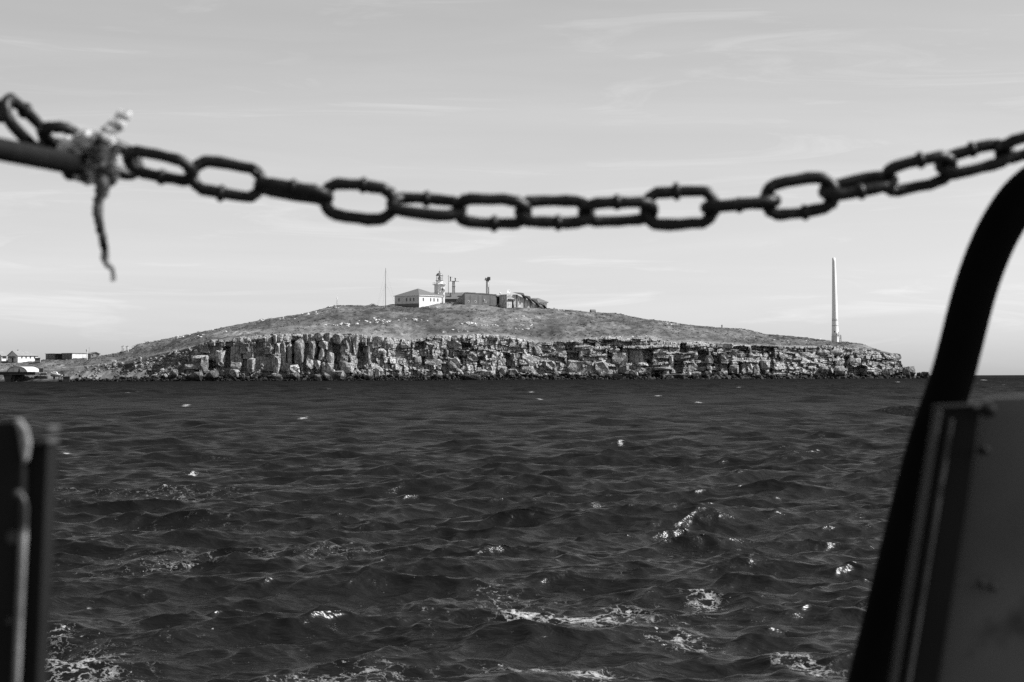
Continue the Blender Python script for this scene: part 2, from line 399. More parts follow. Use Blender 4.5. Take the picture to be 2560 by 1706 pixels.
def _hash(ix, iy, seed):
    h = (ix.astype(np.int64) * 374761393 + iy.astype(np.int64) * 668265263 + seed * 1442695041) & 0xffffffff
    h = ((h ^ (h >> 13)) * 1274126177) & 0xffffffff
    h = (h ^ (h >> 16)) & 0xffffffff
    return h / 4294967295.0
def vnoise(x, y, seed=0):
    x = np.asarray(x, float); y = np.asarray(y, float)
    ix = np.floor(x); iy = np.floor(y); fx = x - ix; fy = y - iy
    fx = fx * fx * (3 - 2 * fx); fy = fy * fy * (3 - 2 * fy)
    a = _hash(ix, iy, seed); b_ = _hash(ix + 1, iy, seed); c = _hash(ix, iy + 1, seed); d = _hash(ix + 1, iy + 1, seed)
    return (a * (1 - fx) + b_ * fx) * (1 - fy) + (c * (1 - fx) + d * fx) * fy
def fbm(x, y, seed=0, oct=5, g=0.5):
    s = 0; a = 1; t = 0
    for o in range(oct):
        s = s + a * (vnoise(x * 2 ** o, y * 2 ** o, seed + o * 17) - 0.5); t += a; a *= g
    return s / t * 2      # about -1..1
def interp(tab):
    xs = np.array([p[0] for p in tab], float); ys = np.array([p[1] for p in tab], float)
    return lambda x: np.interp(x, xs, ys)

# ------------------------------------------------------------------ the sea: one disc of real waves, dense in the direction of view
def build_sea():
    rows = [0.5, 2.0, 4.0, 6.0, 8.0, 9.5, 10.5]
    r = 11.2
    while r < 1150:
        rows.append(r); r += min(max(r * r / (CAM_H * F_PX * 0.4) * 0.19, 0.024), 1.3)
    while r < 7000:
        rows.append(r); r *= 1.035
    rr = np.array(rows)
    dense = np.linspace(-R(16.5), R(16.5), 520)
    side = R(16.5) + (2 * math.pi - 2 * R(16.5)) * np.linspace(0, 1, 90)[1:-1]
    th = np.concatenate([dense, side])
    nr, nc = len(rr), len(th)
    wl = np.exp(rng.uniform(math.log(0.12), math.log(7.0), 140))
    wl[:6] = [9.0, 7.2, 6.0, 5.0, 4.2, 3.5]
    wdir = R(77) + rng.normal(0, R(28), len(wl)) * np.where(wl < .5, 1.5, 1.0)
    k = 2 * math.pi / wl
    steep = 0.036 * np.where(wl > 2.2, 0.55, 1.0) * np.where((wl > .28) & (wl < 1.6), 1.3, 1.0) * np.where(wl < .25, 1.0, 1.0) * rng.uniform(0.6, 1.3, len(wl))
    amp = steep / k
    ph = rng.uniform(0, 2 * math.pi, len(wl))
    cx, cy = np.sin(wdir - R(90)) , np.cos(wdir - R(90))
    V = np.empty((nr, nc, 3), np.float32)
    crest = np.empty((nr, nc), np.float32)
    dr = np.gradient(rr)
    for i0 in range(0, nr, 64):
        r_ = rr[i0:i0 + 64][:, None]
        X = r_ * np.sin(th)[None, :]; Y = r_ * np.cos(th)[None, :]
        gust = 0.75 + 0.5 * vnoise(X / 14.0, Y / 22.0, 3) + 0.25 * vnoise(X / 60., Y / 120., 8)
        z = np.zeros_like(X); dx = np.zeros_like(X); dy = np.zeros_like(X); jac = np.zeros_like(X)
        sp = np.maximum(dr[i0:i0 + 64][:, None], r_ * (dense[1] - dense[0]))
        for q in range(len(wl)):
            fade = np.clip(wl[q] / (sp * 2.6) - 0.6, 0, 1)
            if fade.max() <= 0: continue
            p = k[q] * (X * cx[q] + Y * cy[q]) + ph[q]
            s_, c_ = np.sin(p), np.cos(p)
            w = amp[q] * fade * (1 + (1.3 if wl[q] > 2.2 else .3) * np.clip((r_ - 40) / 220.0, 0, 1))
            z += w * c_; dx -= w * s_ * cx[q]; dy -= w * s_ * cy[q]; jac += w * k[q] * c_
        z *= gust
        crest[i0:i0 + 64] = jac * gust
        calm = np.clip((r_ - 6) / 5.0, 0.2, 1)
        V[i0:i0 + 64, :, 0] = X + dx * 0.95 * gust
        V[i0:i0 + 64, :, 1] = Y + dy * 0.95 * gust
        V[i0:i0 + 64, :, 2] = z * calm
    # foam: the wake near the stern, and whitecaps
    Xf = (rr[:, None] * np.sin(th)[None, :]); Yf = (rr[:, None] * np.cos(th)[None, :])
    foam = np.zeros((nr, nc), np.float32)
    wake = [  # photograph pixel, half width and half depth in pixels, strength
        (190, 1665, 110, 40, .58), (130, 1610, 60, 18, .45), (300, 1700, 90, 20, .5), (1440, 1563, 170, 12, .62), (1300, 1560, 60, 10, .55),
        (1560, 1530, 70, 18, .52), (1760, 1488, 50, 16, .55), (1720, 1612, 90, 16, .5), (1320, 1685, 160, 22, .52), (1520, 1700, 90, 16, .6),
        (930, 1690, 140, 20, .45), (1040, 1560, 60, 8, .5), (2050, 1680, 80, 25, .62), (1960, 1655, 60, 14, .4), (700, 1700, 150, 14, .4),
        (1480, 1440, 130, 10, .22), (1250, 1470, 60, 22, .28), (900, 1400, 120, 12, .2), (330, 1420, 200, 25, .18), (450, 1330, 200, 20, .2), (1800, 1690, 120, 12, .4),
        (1740, 1380, 200, 14, .16), (500, 1190, 120, 8, .25), (170, 1225, 60, 8, .3), (2220, 1650, 50, 50, .45), (300, 1330, 300, 40, .28), (620, 1400, 400, 25, .26), (420, 1240, 300, 20, .26), (1300, 1500, 500, 40, .17), (1000, 1620, 500, 40, .2), (1700, 1560, 250, 40, .17)]
    caps = [(1327, 983), (1355, 1001), (1643, 995), (582, 1052), (2152, 1036), (1600, 1079), (218, 998), (946, 990), (2437, 960), (2252, 958), (1153, 974), (465, 1017),
            (170, 1135), (490, 1192), (228, 1505), (500, 1250), (1300, 965), (690, 968), (1500, 970), (1850, 972), (2050, 985), (820, 975), (330, 985), (1560, 1115), (1750, 1010),
            (2460, 952), (2520, 966), (60, 990), (1010, 1060), (1230, 1090), (760, 1050)]
    rmax_i = int(np.searchsorted(rr, 900))
    for px, py, hw, hh, s in wake:
        x, y = on_water(px, py); sx = hw / F_PX * y; sy = y * y / (CAM_H * F_PX) * hh
        foam += .74 * s * np.exp(-(((Xf - x) / sx) ** 2 + ((Yf - y) / sy) ** 2) * 0.9).astype(np.float32)
    for px, py in caps:
        x, y = on_water(px, py); w = random.uniform(0.5, 1.0)
        sx = 13 * w / F_PX * y; sy = min(y * y / (CAM_H * F_PX) * 1.8 * w, 4.0) + 0.12
        sl = random.uniform(-0.3, 0.3)
        foam += 0.70 * np.exp(-(((Xf - x) / sx) ** 2 + ((Yf - y - sl * (Xf - x)) / sy) ** 2) * 1.0).astype(np.float32)
    # breaking crests
    brk = np.clip((crest - 0.80) * 1.0, 0, 0.22) * np.clip(fbm(Xf / 5.0, Yf / 9.0, 31, 3) * 2.2 - 0.1, 0, 1)
    foam += brk.astype(np.float32)
    foam += (0.10 * np.clip(fbm(Xf / 3.0, Yf / 4.0, 41, 3), -1, 1)).astype(np.float32)
    foam *= (rr < 1300)[:, None]
    cam_dist = np.clip((np.log(np.maximum(rr, 1)) - math.log(25)) / (math.log(900) - math.log(25)), 0, 1)[:, None] * np.ones((1, nc))  # log distance from the camera: drives roughness, chop and the dimming mix
    me = fast_mesh('sea', V.reshape(-1, 3), grid_quads(nr, nc, True), {'foam': foam, 'cam_dist': cam_dist})
    me.materials.append(M['water'])
    o = link('sea', me); tag(o, kind='structure')
    return o
build_sea()

# ------------------------------------------------------------------ the island
crest_y = interp([(-420, 930), (-300, 903), (0, 901), (90, 902), (217, 897), (252, 891), (294, 883.5), (327, 874), (345, 862), (437, 844), (535, 825), (650, 801), (752, 786), (800, 774), (846, 763),
                  (884, 764), (961, 765), (982, 762), (1048, 763), (1092, 758), (1143, 756), (1242, 763), (1298, 765), (1364, 771), (1420, 775), (1476, 781), (1538, 784), (1614, 798), (1680, 806),
                  (1731, 814), (1808, 820), (1854, 822), (1910, 836), (2000, 843), (2066, 852), (2117, 857), (2155, 862), (2180, 872), (2219, 881), (2249, 890), (2256, 916), (2275, 938), (2300, 948)])
top_y = interp([(-420, 940), (0, 926), (100, 926), (200, 918), (300, 906), (400, 886), (480, 868), (527, 853), (617, 844), (680, 836.5), (782, 835), (859, 834), (910, 839), (960, 842), (1027, 851), (1078, 843),
                (1180, 837), (1257, 839), (1308, 847), (1345, 856), (1375, 857), (1405, 852), (1450, 850), (1502, 845), (1630, 844), (1655, 853), (1757, 856), (1859, 863), (1923, 866), (2063, 866), (2155, 873),
                (2219, 885), (2252, 897), (2260, 925), (2300, 950)])
front_Y = interp([(-420, 1060), (0, 1045), (200, 1034), (420, 1024), (700, 1022), (930, 1028), (1330, 1034), (1600, 1040), (2000, 1056), (2250, 1075), (2300, 1080)])
setb = interp([(-420, 50), (0, 48), (200, 42), (330, 36), (430, 22), (500, 10), (560, 8), (900, 9), (1000, 12), (1250, 13), (1400, 11), (1900, 11), (1960, 16), (2150, 16), (2230, 9), (2300, 5)])
crest_L = interp([(-420, 95), (0, 95), (300, 100), (480, 112), (700, 135), (850, 150), (1100, 162), (1300, 165), (1500, 152), (1800, 115), (2000, 85), (2100, 70), (2200, 40), (2250, 20), (2300, 10)])

_top = top_y
def top_y(x):
    x = np.asarray(x, float)
    return _top(x) + (fbm(x / 9.0, x * 0, 91, 3) * 2.6 + fbm(x / 38.0, x * 0, 93, 2) * 3.0) * np.clip((x - 440) / 80, 0, 1)

def z2(x, y, x0, y0, k=0.255): return x0 + k * x, y0 + k * y
def rect(v, reg):
    x0, y0 = reg; a = z2(v[0], v[1], x0, y0); b = z2(v[2], v[3], x0, y0); return (a[0], a[1], b[0], b[1])
A_, B_, C_, D_ = (400, 740), (900, 740), (1400, 740), (1900, 620)
recess = [rect(v, A_) for v in [(1695, 470, 1760, 740), (1940, 480, 2010, 720), (1290, 440, 1322, 660), (1530, 470, 1560, 620), (626, 500, 690, 700), (440, 640, 540, 760), (1205, 470, 1225, 640)]] + \
         [rect(v, B_) for v in [(540, 450, 620, 520), (1150, 600, 1200, 700), (980, 600, 1000, 660), (1425, 570, 1480, 720), (2030, 560, 2180, 660), (2010, 470, 2080, 530), (1000, 470, 1090, 500), (1560, 680, 1640, 700), (590, 600, 640, 680)]] + \
         [rect(v, C_) for v in [(1330, 540, 1440, 800), (1490, 590, 1560, 810), (1185, 470, 1235, 540), (820, 530, 905, 690), (670, 560, 820, 660), (555, 490, 595, 540), (1880, 500, 2050, 575), (1950, 600, 1995, 770), (2010, 510, 2090, 750),
                                (80, 560, 190, 640), (470, 540, 520, 610), (900, 730, 1010, 800), (1640, 660, 1665, 780), (1750, 660, 1775, 800), (1120, 640, 1200, 780)]] + \
         [rect(v, D_) for v in [(830, 1070, 870, 1180), (860, 1165, 1030, 1280), (0, 980, 90, 1250), (1180, 1010, 1205, 1060), (720, 1060, 735, 1160)]]
def recess_at(px, py, soft=3.0):
    s = np.zeros(np.broadcast(px, py).shape)
    for a, b, c, d in recess:
        w = np.clip(np.minimum(px - a, c - px) / soft + 0.8, 0, 1) * np.clip(np.minimum(py - b, d - py) / soft + 0.8, 0, 1)
        s = np.maximum(s, w)
    return s

PX0, PX1 = -400, 2296
def terrain():
    cols = np.arange(PX0, PX1 + 0.1, 2.6)
    nF, nT, nB = 46, 150, 24
    px = cols[None, :]
    Y0 = front_Y(cols); Sb = setb(cols); Lc = crest_L(cols); ty = _top(cols); cy_ = crest_y(cols)
    slope_w = np.clip((520 - cols) / 80.0, 0, 1)            # the rocky left flank
    V = np.empty((nF + nT + nB, len(cols), 3)); rock = np.zeros((nF + nT + nB, len(cols)))
    Yt = Y0 + Sb
    xt, zt = at_np(cols, ty, Yt)
    # crest must be the skyline: keep the top edge below it
    for i in range(nF):
        t = i / nF
        Y = Y0 + 2.2 + (Sb - 2.2) * t ** (1.0 + 0.25 * slope_w)
        z = -2.0 + (zt + 2.0) * t
        kx = (cols - 1280) / F_PX
        _, zz = at_np(cols, 0 * cols + 950, Y)
        py_est = 950 - (z - zz) * F_PX / Y
        rc = recess_at(cols, py_est)
        Y = Y + rc * 5.0
        # ribs and gullies that run down the left flank
        u = cols * 0.206; rib = fbm((u - z * 1.3) / 9.0, z / 40.0, 5, 4) * 5.5 * slope_w * np.sin(np.pi * min(t * 1.15, 1)) ** 0.7
        ridge = -np.abs(fbm((u - z * 1.2) / 5.0, z / 24.0, 9, 4)) * 3.0 * slope_w * np.sin(np.pi * min(t * 1.1, 1))
        Y = Y - (rib + ridge) * 1.6 - fbm(u / 3.0, z / 3.0, 77, 4) * 0.7
        V[i, :, 0] = np.asarray(kx) * Y * 1.0
        x_, _ = at_np(cols, py_est, Y)
        V[i, :, 0] = x_; V[i, :, 1] = Y; V[i, :, 2] = z + (rib * 0.5 + ridge * 0.5)
        rock[i] = np.clip(0.95 - slope_w * (0.72 + 0.5 * (t > 0.75)) + 0.55 * fbm(u / 6.0, z / 4.0, 15, 4) * slope_w, 0, 1)
    for i in range(nT):
        t = i / (nT - 1)
        e = 1 - (1 - t) ** 1.35
        Y = Yt + (Y0 + Lc - Yt) * t
        py = ty + (cy_ - ty) * e
        x_, z_ = at_np(cols, py, Y)
        env = math.sin(math.pi * min(max(t, 0.0), 1.0)) ** 0.6
        n = fbm(x_ / 28.0, Y / 40.0, 21, 5) * 1.5 * env + fbm(x_ / 5.0, Y / 7.0, 27, 4) * 0.65 * (0.35 + 0.65 * env)
        n = n + np.clip(fbm(x_ / 2.2, Y / 3.0, 37, 3), 0, 1) * 0.5
        V[nF + i, :, 0] = x_; V[nF + i, :, 1] = Y; V[nF + i, :, 2] = z_ + n
        rock[nF + i] = np.clip((0.10 - t) * 6.0, 0, 0.7) + np.clip(fbm(x_ / 9.0, Y / 14.0, 51, 4) - 0.45, 0, 0.4) * 1.4
    zc = V[nF + nT - 1, :, 2]; Yc = V[nF + nT - 1, :, 1]
    for i in range(nB):
        t = (i + 1) / nB
        Y = Yc + 190 * t
        V[nF + nT + i, :, 0] = V[nF + nT - 1, :, 0] * (Y / Yc)
        V[nF + nT + i, :, 1] = Y
        V[nF + nT + i, :, 2] = zc - (zc + 4) * t ** 1.6 - 6 * t
    me = fast_mesh('island', V.reshape(-1, 3), grid_quads(V.shape[0], len(cols)), {'rock': rock}, smooth=True)
    me.materials.append(M['ground'])
    o = link('island', me); tag(o, kind='structure')
    return o, V, cols, nF, nT
island, TV, TC, nF, nT = terrain()

def ground_at(px, t):
    """point on the upper slope: px column, t 0 at the cliff edge, 1 at the crest"""
    j = min(max(int(round((px - PX0) / 2.6)), 0), len(TC) - 1); i = nF + int(round(min(max(t, 0), 1) * (nT - 1)))
    return Vector(TV[i, j])
def flank_at(px, t):
    j = min(max(int(round((px - PX0) / 2.6)), 0), len(TC) - 1); i = int(round(min(max(t, 0), 1) * (nF - 1)))
    return Vector(TV[i, j])

# rock pieces: a box of 26 points with knocked-in corners, 48 triangles, a few shared variants
def rock_variant(seed, rough=0.10, roundness=0.16):
    r_ = np.random.default_rng(seed)
    vs = {}; V = []; F = []
    def vid(i, j, k):
        if (i, j, k) not in vs:
            p = np.array([i, j, k], float)
            n_ext = abs(i) + abs(j) + abs(k)
            p = p * (1 - roundness * (n_ext - 1) * 0.5 * r_.uniform(0.2, 1.5))
            p = p + r_.normal(0, rough, 3)
            vs[(i, j, k)] = len(V); V.append(p * 0.5)
        return vs[(i, j, k)]
    for ax in range(3):
        for s in (-1, 1):
            for a in (-1, 0):
                for b in (-1, 0):
                    q = []
                    for da, db in ((0, 0), (1, 0), (1, 1), (0, 1)):
                        c = [0, 0, 0]; c[ax] = s; c[(ax + 1) % 3] = a + da; c[(ax + 2) % 3] = b + db
                        q.append(vid(*c))
                    F.append(q if s > 0 else q[::-1])
    return np.array(V), np.array(F)
BLOCKS = [rock_variant(100 + i, 0.12, 0.20) for i in range(14)]
BOULDERS = [rock_variant(300 + i, 0.13, 0.34) for i in range(12)]
def piece_mesh(name, vf, m):
    me = fast_mesh(name, vf[0], vf[1], smooth=False); me.materials.append(m); return me
BLOCK_ME = [piece_mesh('cliff_block', b, M['rock_obj']) for b in BLOCKS]
BOULDER_ME = [piece_mesh('boulder', b, M['rock_obj']) for b in BOULDERS]
STONE_ME = [piece_mesh('stone', b, M['stone']) for b in BOULDERS]

def rot(yaw, tx, ty_):
    return (Matrix.Rotation(yaw, 3, 'Z') @ Matrix.Rotation(tx, 3, 'X') @ Matrix.Rotation(ty_, 3, 'Y'))

class Pieces:
    def __init__(s): s.items = []
    def add(s, c, size, yaw=0, tx=0, ty_=0, tone=0.32, kind=None, must=False):
        s.items.append((must, size[0] * size[2], Vector(c), Vector(size), yaw, tx, ty_, tone, random.randrange(1000)))
    def realise(s, name, meshes, variants, n_ind, rest_name):
        s.items.sort(key=lambda q: (not q[0], -q[1]))
        for q in s.items[:n_ind]:
            o = bpy.data.objects.new(name, meshes[q[8] % len(meshes)]); C.objects.link(o); o.parent = island
            o.matrix_local = Matrix.Translation(q[2]) @ rot(q[4], q[5], q[6]).to_4x4() @ Matrix.Diagonal((*q[3], 1))
        rest = s.items[n_ind:]
        if not rest: return
        VV = []; FF = []; TT = []; k = 0
        for q in rest:
            v, f = variants[q[8] % len(variants)]
            Rm = np.array(rot(q[4], q[5], q[6]))
            VV.append((v * np.array(q[3])) @ Rm.T + np.array(q[2])); FF.append(f + k); k += len(v); TT.append(np.full(len(v), q[7]))
        me = fast_mesh(rest_name, np.concatenate(VV), np.concatenate(FF), {'tone': np.concatenate(TT)}, smooth=False)
        me.materials.append(M['rock_attr'])
        o = link(rest_name, me, None, island); tag(o, kind='stuff')

def face_Y(px, py):
    Y0 = float(front_Y(px)); Sb = float(setb(px)); ty = float(top_y(px))
    t = min(max((951 - py) / max(951 - ty, 8), 0), 1.05)
    return Y0 + (Sb - 2.2) * t

cliff = Pieces()
hand_rects = []
def hand(reg, items):
    for it in items:
        x0, y0, x1, y1 = rect(it[:4], reg); prot, yaw = it[4] * (1.0 if reg == A_ or it[3] > 700 else .5), it[5]; dep = it[6] if len(it) > 6 else 5.0
        hand_rects.append((x0, y0, x1, y1))
        pc, qc = (x0 + x1) / 2, (y0 + y1) / 2
        Yf = face_Y(pc, qc) - prot
        a, b = at(x0, y1, Yf), at(x1, y0, Yf)
        sx, sz = b.x - a.x, b.z - a.z
        yw = R(yaw); w = max((sx - dep * 0.5 * abs(math.sin(yw))), sx * 0.6)
        cliff.add(((a.x + b.x) / 2, Yf + dep / 2, (a.z + b.z) / 2), (w * 1.08, dep, sz * 1.06), yw, R(random.uniform(-4, 4)), R(random.uniform(-3, 3)), must=True)
hand(A_, [(815, 415, 905, 495, 2.5, -14), (1060, 400, 1105, 480, 1.5, -10), (1105, 380, 1155, 475, 2.2, -14), (1165, 375, 1210, 440, 1.8, -10), (1210, 380, 1260, 450, .8, -5), (1410, 375, 1445, 440, 1.0, 15), (1445, 378, 1490, 440, .8, 10),
          (1510, 365, 1610, 440, 2.6, -16), (1612, 365, 1680, 455, 1.8, -12), (1690, 370, 1790, 465, 2.6, -18), (1322, 440, 1410, 655, 3.0, -16, 6), (1460, 445, 1530, 605, 2.6, -22), (1558, 445, 1650, 520, 2.4, -12), (1560, 520, 1612, 625, 2.2, -14),
          (1130, 465, 1182, 670, 2.4, -14), (1188, 450, 1240, 690, 1.4, -6), (1244, 480, 1288, 690, 1.5, 5), (545, 540, 626, 650, 3.2, -18, 6), (560, 650, 622, 692, 4.0, 10), (820, 490, 930, 612, 2.2, -15, 6), (850, 620, 928, 755, 3.4, -14, 5),
          (680, 650, 790, 722, 4.2, 12), (680, 722, 772, 795, 5.0, -10), (300, 585, 465, 640, 3.5, 10, 6), (395, 600, 470, 770, 3.8, 8, 6), (225, 680, 398, 725, 4.5, 15, 5), (930, 480, 1130, 610, .4, -12, 5), (935, 612, 1125, 750, .8, -10, 5), (690, 500, 820, 700, .2, -12, 5),
          (1430, 630, 1500, 725, 3.2, 12), (1520, 640, 1572, 725, 3.0, -6), (1575, 660, 1615, 765, 3.4, 16), (1612, 660, 1695, 770, 3.8, -20), (1642, 555, 1702, 662, 2.0, -20), (1800, 400, 1870, 560, 1.6, 24), (1870, 410, 1935, 620, 1.2, 26), (1800, 560, 1870, 660, 1.0, 22),
          (1780, 660, 1905, 750, 4.5, -14, 6), (2010, 480, 2060, 720, 2.0, 25), (480, 430, 550, 490, 2.0, -20), (1090, 590, 1182, 750, 2.6, -16), (2075, 400, 2180, 500, 2.2, 5), (2190, 430, 2280, 520, 1.5, 12)])
hand(B_, [(115, 395, 220, 480, 2.0, 8), (230, 430, 320, 480, 1.4, 14), (390, 450, 500, 510, 1.6, 10), (630, 440, 850, 515, 2.4, 6, 6), (860, 440, 1000, 510, 2.2, -6, 6), (730, 388, 890, 435, 2.0, 4), (655, 400, 728, 438, 1.6, 8), (890, 385, 985, 430, 1.4, 10),
          (1060, 375, 1125, 410, 1.8, -14), (1265, 385, 1360, 435, 2.0, -8), (640, 620, 800, 690, 2.8, 10, 6), (860, 615, 980, 710, 2.4, 16), (1040, 565, 1150, 640, 2.2, 14), (1305, 615, 1425, 690, 2.4, 12), (1480, 560, 1560, 680, 2.2, 22, 6), (1570, 590, 1800, 700, 1.6, 24, 6), (1800, 640, 1920, 720, 2.2, 20),
          (1370, 700, 1440, 770, 4.5, 18), (1445, 720, 1550, 800, 5.0, 20), (1180, 730, 1330, 815, 4.5, -22, 6), (1570, 690, 1700, 745, 3.0, 14), (2090, 480, 2260, 515, 3.6, 10, 6), (2110, 445, 2190, 478, 3.0, 10, 5), (2160, 545, 2280, 640, 2.0, 8), (2050, 650, 2290, 760, 2.4, 12, 6), (1690, 480, 1790, 590, 1.8, 18), (1500, 500, 1570, 555, 1.6, 16), (520, 600, 600, 700, 2.0, 14), (0, 420, 45, 480, 1.5, 20), (120, 540, 210, 600, 1.4, 20)])
hand(C_, [(195, 540, 375, 640, 2.0, 12), (90, 640, 330, 780, 2.2, 10, 6), (330, 650, 480, 780, 1.8, 14), (520, 560, 665, 680, 1.6, 6), (670, 540, 820, 660, -1.5, -12), (905, 520, 1060, 590, 2.4, 12), (1060, 590, 1110, 690, 1.8, 14), (1240, 540, 1350, 620, 2.0, 8), (1435, 585, 1500, 660, 2.6, 18), (1560, 540, 1640, 620, 2.2, 16), (1665, 535, 1730, 580, 2.4, 14),
          (1670, 600, 1750, 650, 2.2, 14), (1660, 680, 1755, 760, 3.2, 14, 6), (1775, 670, 1825, 740, 3.2, 14, 6), (1830, 670, 1885, 740, 3.4, 18, 6), (1890, 680, 1955, 810, 3.4, 10, 6), (1550, 740, 1650, 815, 3.5, 12, 6), (1010, 770, 1270, 820, 4.5, 8, 6), (900, 700, 1080, 730, 2.6, 8, 6), (1970, 630, 2050, 720, 2.0, 8), (380, 770, 620, 822, 4.5, -6, 6), (640, 740, 770, 820, 4.5, -8, 6), (1280, 750, 1390, 812, 4.0, 10), (1420, 745, 1490, 815, 3.6, 14)])
hand(D_, [(550, 1000, 680, 1050, 1.8, 14), (680, 1000, 810, 1050, 1.6, 8), (680, 1165, 720, 1230, 3.2, 16), (725, 1165, 835, 1245, 3.4, 10), (590, 1165, 675, 1220, 2.6, 14), (1060, 1145, 1130, 1190, 2.2, 10), (1130, 1130, 1225, 1175, 2.4, 12), (1250, 1040, 1385, 1120, 1.6, 14, 7), (1270, 1120, 1390, 1160, 1.0, 12, 7), (1190, 1195, 1260, 1270, 3.0, 8), (1255, 1180, 1330, 1240, 3.0, 12),
          (950, 1060, 1080, 1090, 2.0, 10), (870, 1085, 1000, 1150, 2.4, 12), (1030, 1190, 1190, 1240, 3.0, 10), (740, 1110, 810, 1160, 2.0, 14), (390, 1030, 500, 1080, 1.6, 16)])

def in_hand(px, py, pad=0.0):
    for a, b, c, d in hand_rects:
        if a - pad < px < c + pad and b - pad < py < d + pad: return True
    return False

def panel_relief(px):
    i = math.floor(px / 17.0 + 0.9 * math.sin(px * 0.013)); return (float(_hash(np.array(i), np.array(3), 5)) - 0.5)
MPX = 0.209
def courses():
    py = 948.0
    k = 0
    while py > 828:
        base_t = random.choice([random.uniform(4, 7), random.uniform(8, 14)])            # course thickness in photograph pixels
        c_off = random.uniform(-1.0, 1.2)
        px = 428.0 + random.uniform(0, 12)
        while px < 2262:
            regA = px < 925; regB = 925 <= px < 1345; regC = 1345 <= px < 1925
            if regA: w = random.uniform(8, 26); vert = 1.7
            elif regB: w = random.choice([random.uniform(5, 10), random.uniform(9, 24)]); vert = 1.0
            elif regC: w = random.choice([random.uniform(6, 12), random.uniform(12, 34)]); vert = 1.0
            else: w = random.choice([random.uniform(6, 12), random.uniform(10, 30)]); vert = 0.85
            # beds dip and bow a little
            bow = 7.0 * math.sin((px - 900) / 210.0) + (0.11 * (px - 1250) if 1250 < px < 1440 else 0) - (0.07 * (px - 1440) if px > 1440 else 0) * 0.2
            pc = px + w / 2; yc = py + bow + random.uniform(-1.2, 1.2)
            ty = float(top_y(pc))
            th = base_t * vert * random.uniform(0.8, 1.25)
            px += w * random.uniform(0.93, 1.02)
            if yc > 953 or yc - th * 0.4 < ty - 1.0: continue
            if in_hand(pc, yc, -1.5): continue
            if pc < 570 and yc < ty + (570 - pc) * .32: continue
            if pc < 520 and random.random() < (520 - pc) / 110: continue
            if pc > 1925 and random.random() < 0.22: continue
            rc = float(recess_at(pc, yc))
            nz = float(fbm(np.array(pc / 22.0), np.array(yc / 16.0), 61, 3))
            prot = panel_relief(pc) * (2.6 if regA else 1.5) + nz * 1.2 + random.uniform(-0.6, 0.8) - rc * 5.0 + c_off * (0.4 if regA else 1.0)
            if not regA and random.random() < 0.12: prot -= random.uniform(0.8, 2.0)
            yaw = R({0: -10, 1: 28, 2: 14, 3: 24}[0 if regA else 1 if regB else 2 if regC else 3] + random.gauss(0, 15) + (30 * panel_relief(pc + 31) if not regA else 14 * panel_relief(pc + 31)))
            Yf = face_Y(pc, yc) - prot
            p = at(pc, yc, Yf)
            dep = random.uniform(2.2, 4.0) + 1.0
            s = MPX * Yf / 1040.0
            tone = max(0.15, min(0.6, 0.335 + random.gauss(0, 0.06) + (0.05 if regB else 0) - (0.03 if regC else 0)))
            cliff.add((p.x, Yf + dep / 2, p.z), (w * s * 1.05, dep, th * s * 1.06), yaw, R(random.gauss(0, 3)), R(random.gauss(0, 2.5)), tone)
        py -= base_t * 0.93
        k += 1
courses()
# keep only part of the courses: the rest of the face is the fractured rock surface below
keep = [q for q in cliff.items if q[0]]; auto = [q for q in cliff.items if not q[0]]
random.shuffle(auto); cliff.items = keep + auto[:int(len(auto) * .13)]

def cell1d(x, w, seed):
    '''irregular partition of a line: cell number, position from its middle, distance to its nearer joint'''
    q = x / w; i = np.floor(q); jit = lambda k: (_hash(k, np.zeros_like(k) + 11, seed) - .5) * .8
    lo = i + jit(i); below = q < lo; i = np.where(below, i - 1, i)
    lo = i + jit(i); hi = i + 1 + jit(i + 1)
    over = q >= hi; i = np.where(over, i + 1, i); lo = i + jit(i); hi = i + 1 + jit(i + 1)
    return i, (q - (lo + hi) / 2) * w, np.minimum(q - lo, hi - q) * w

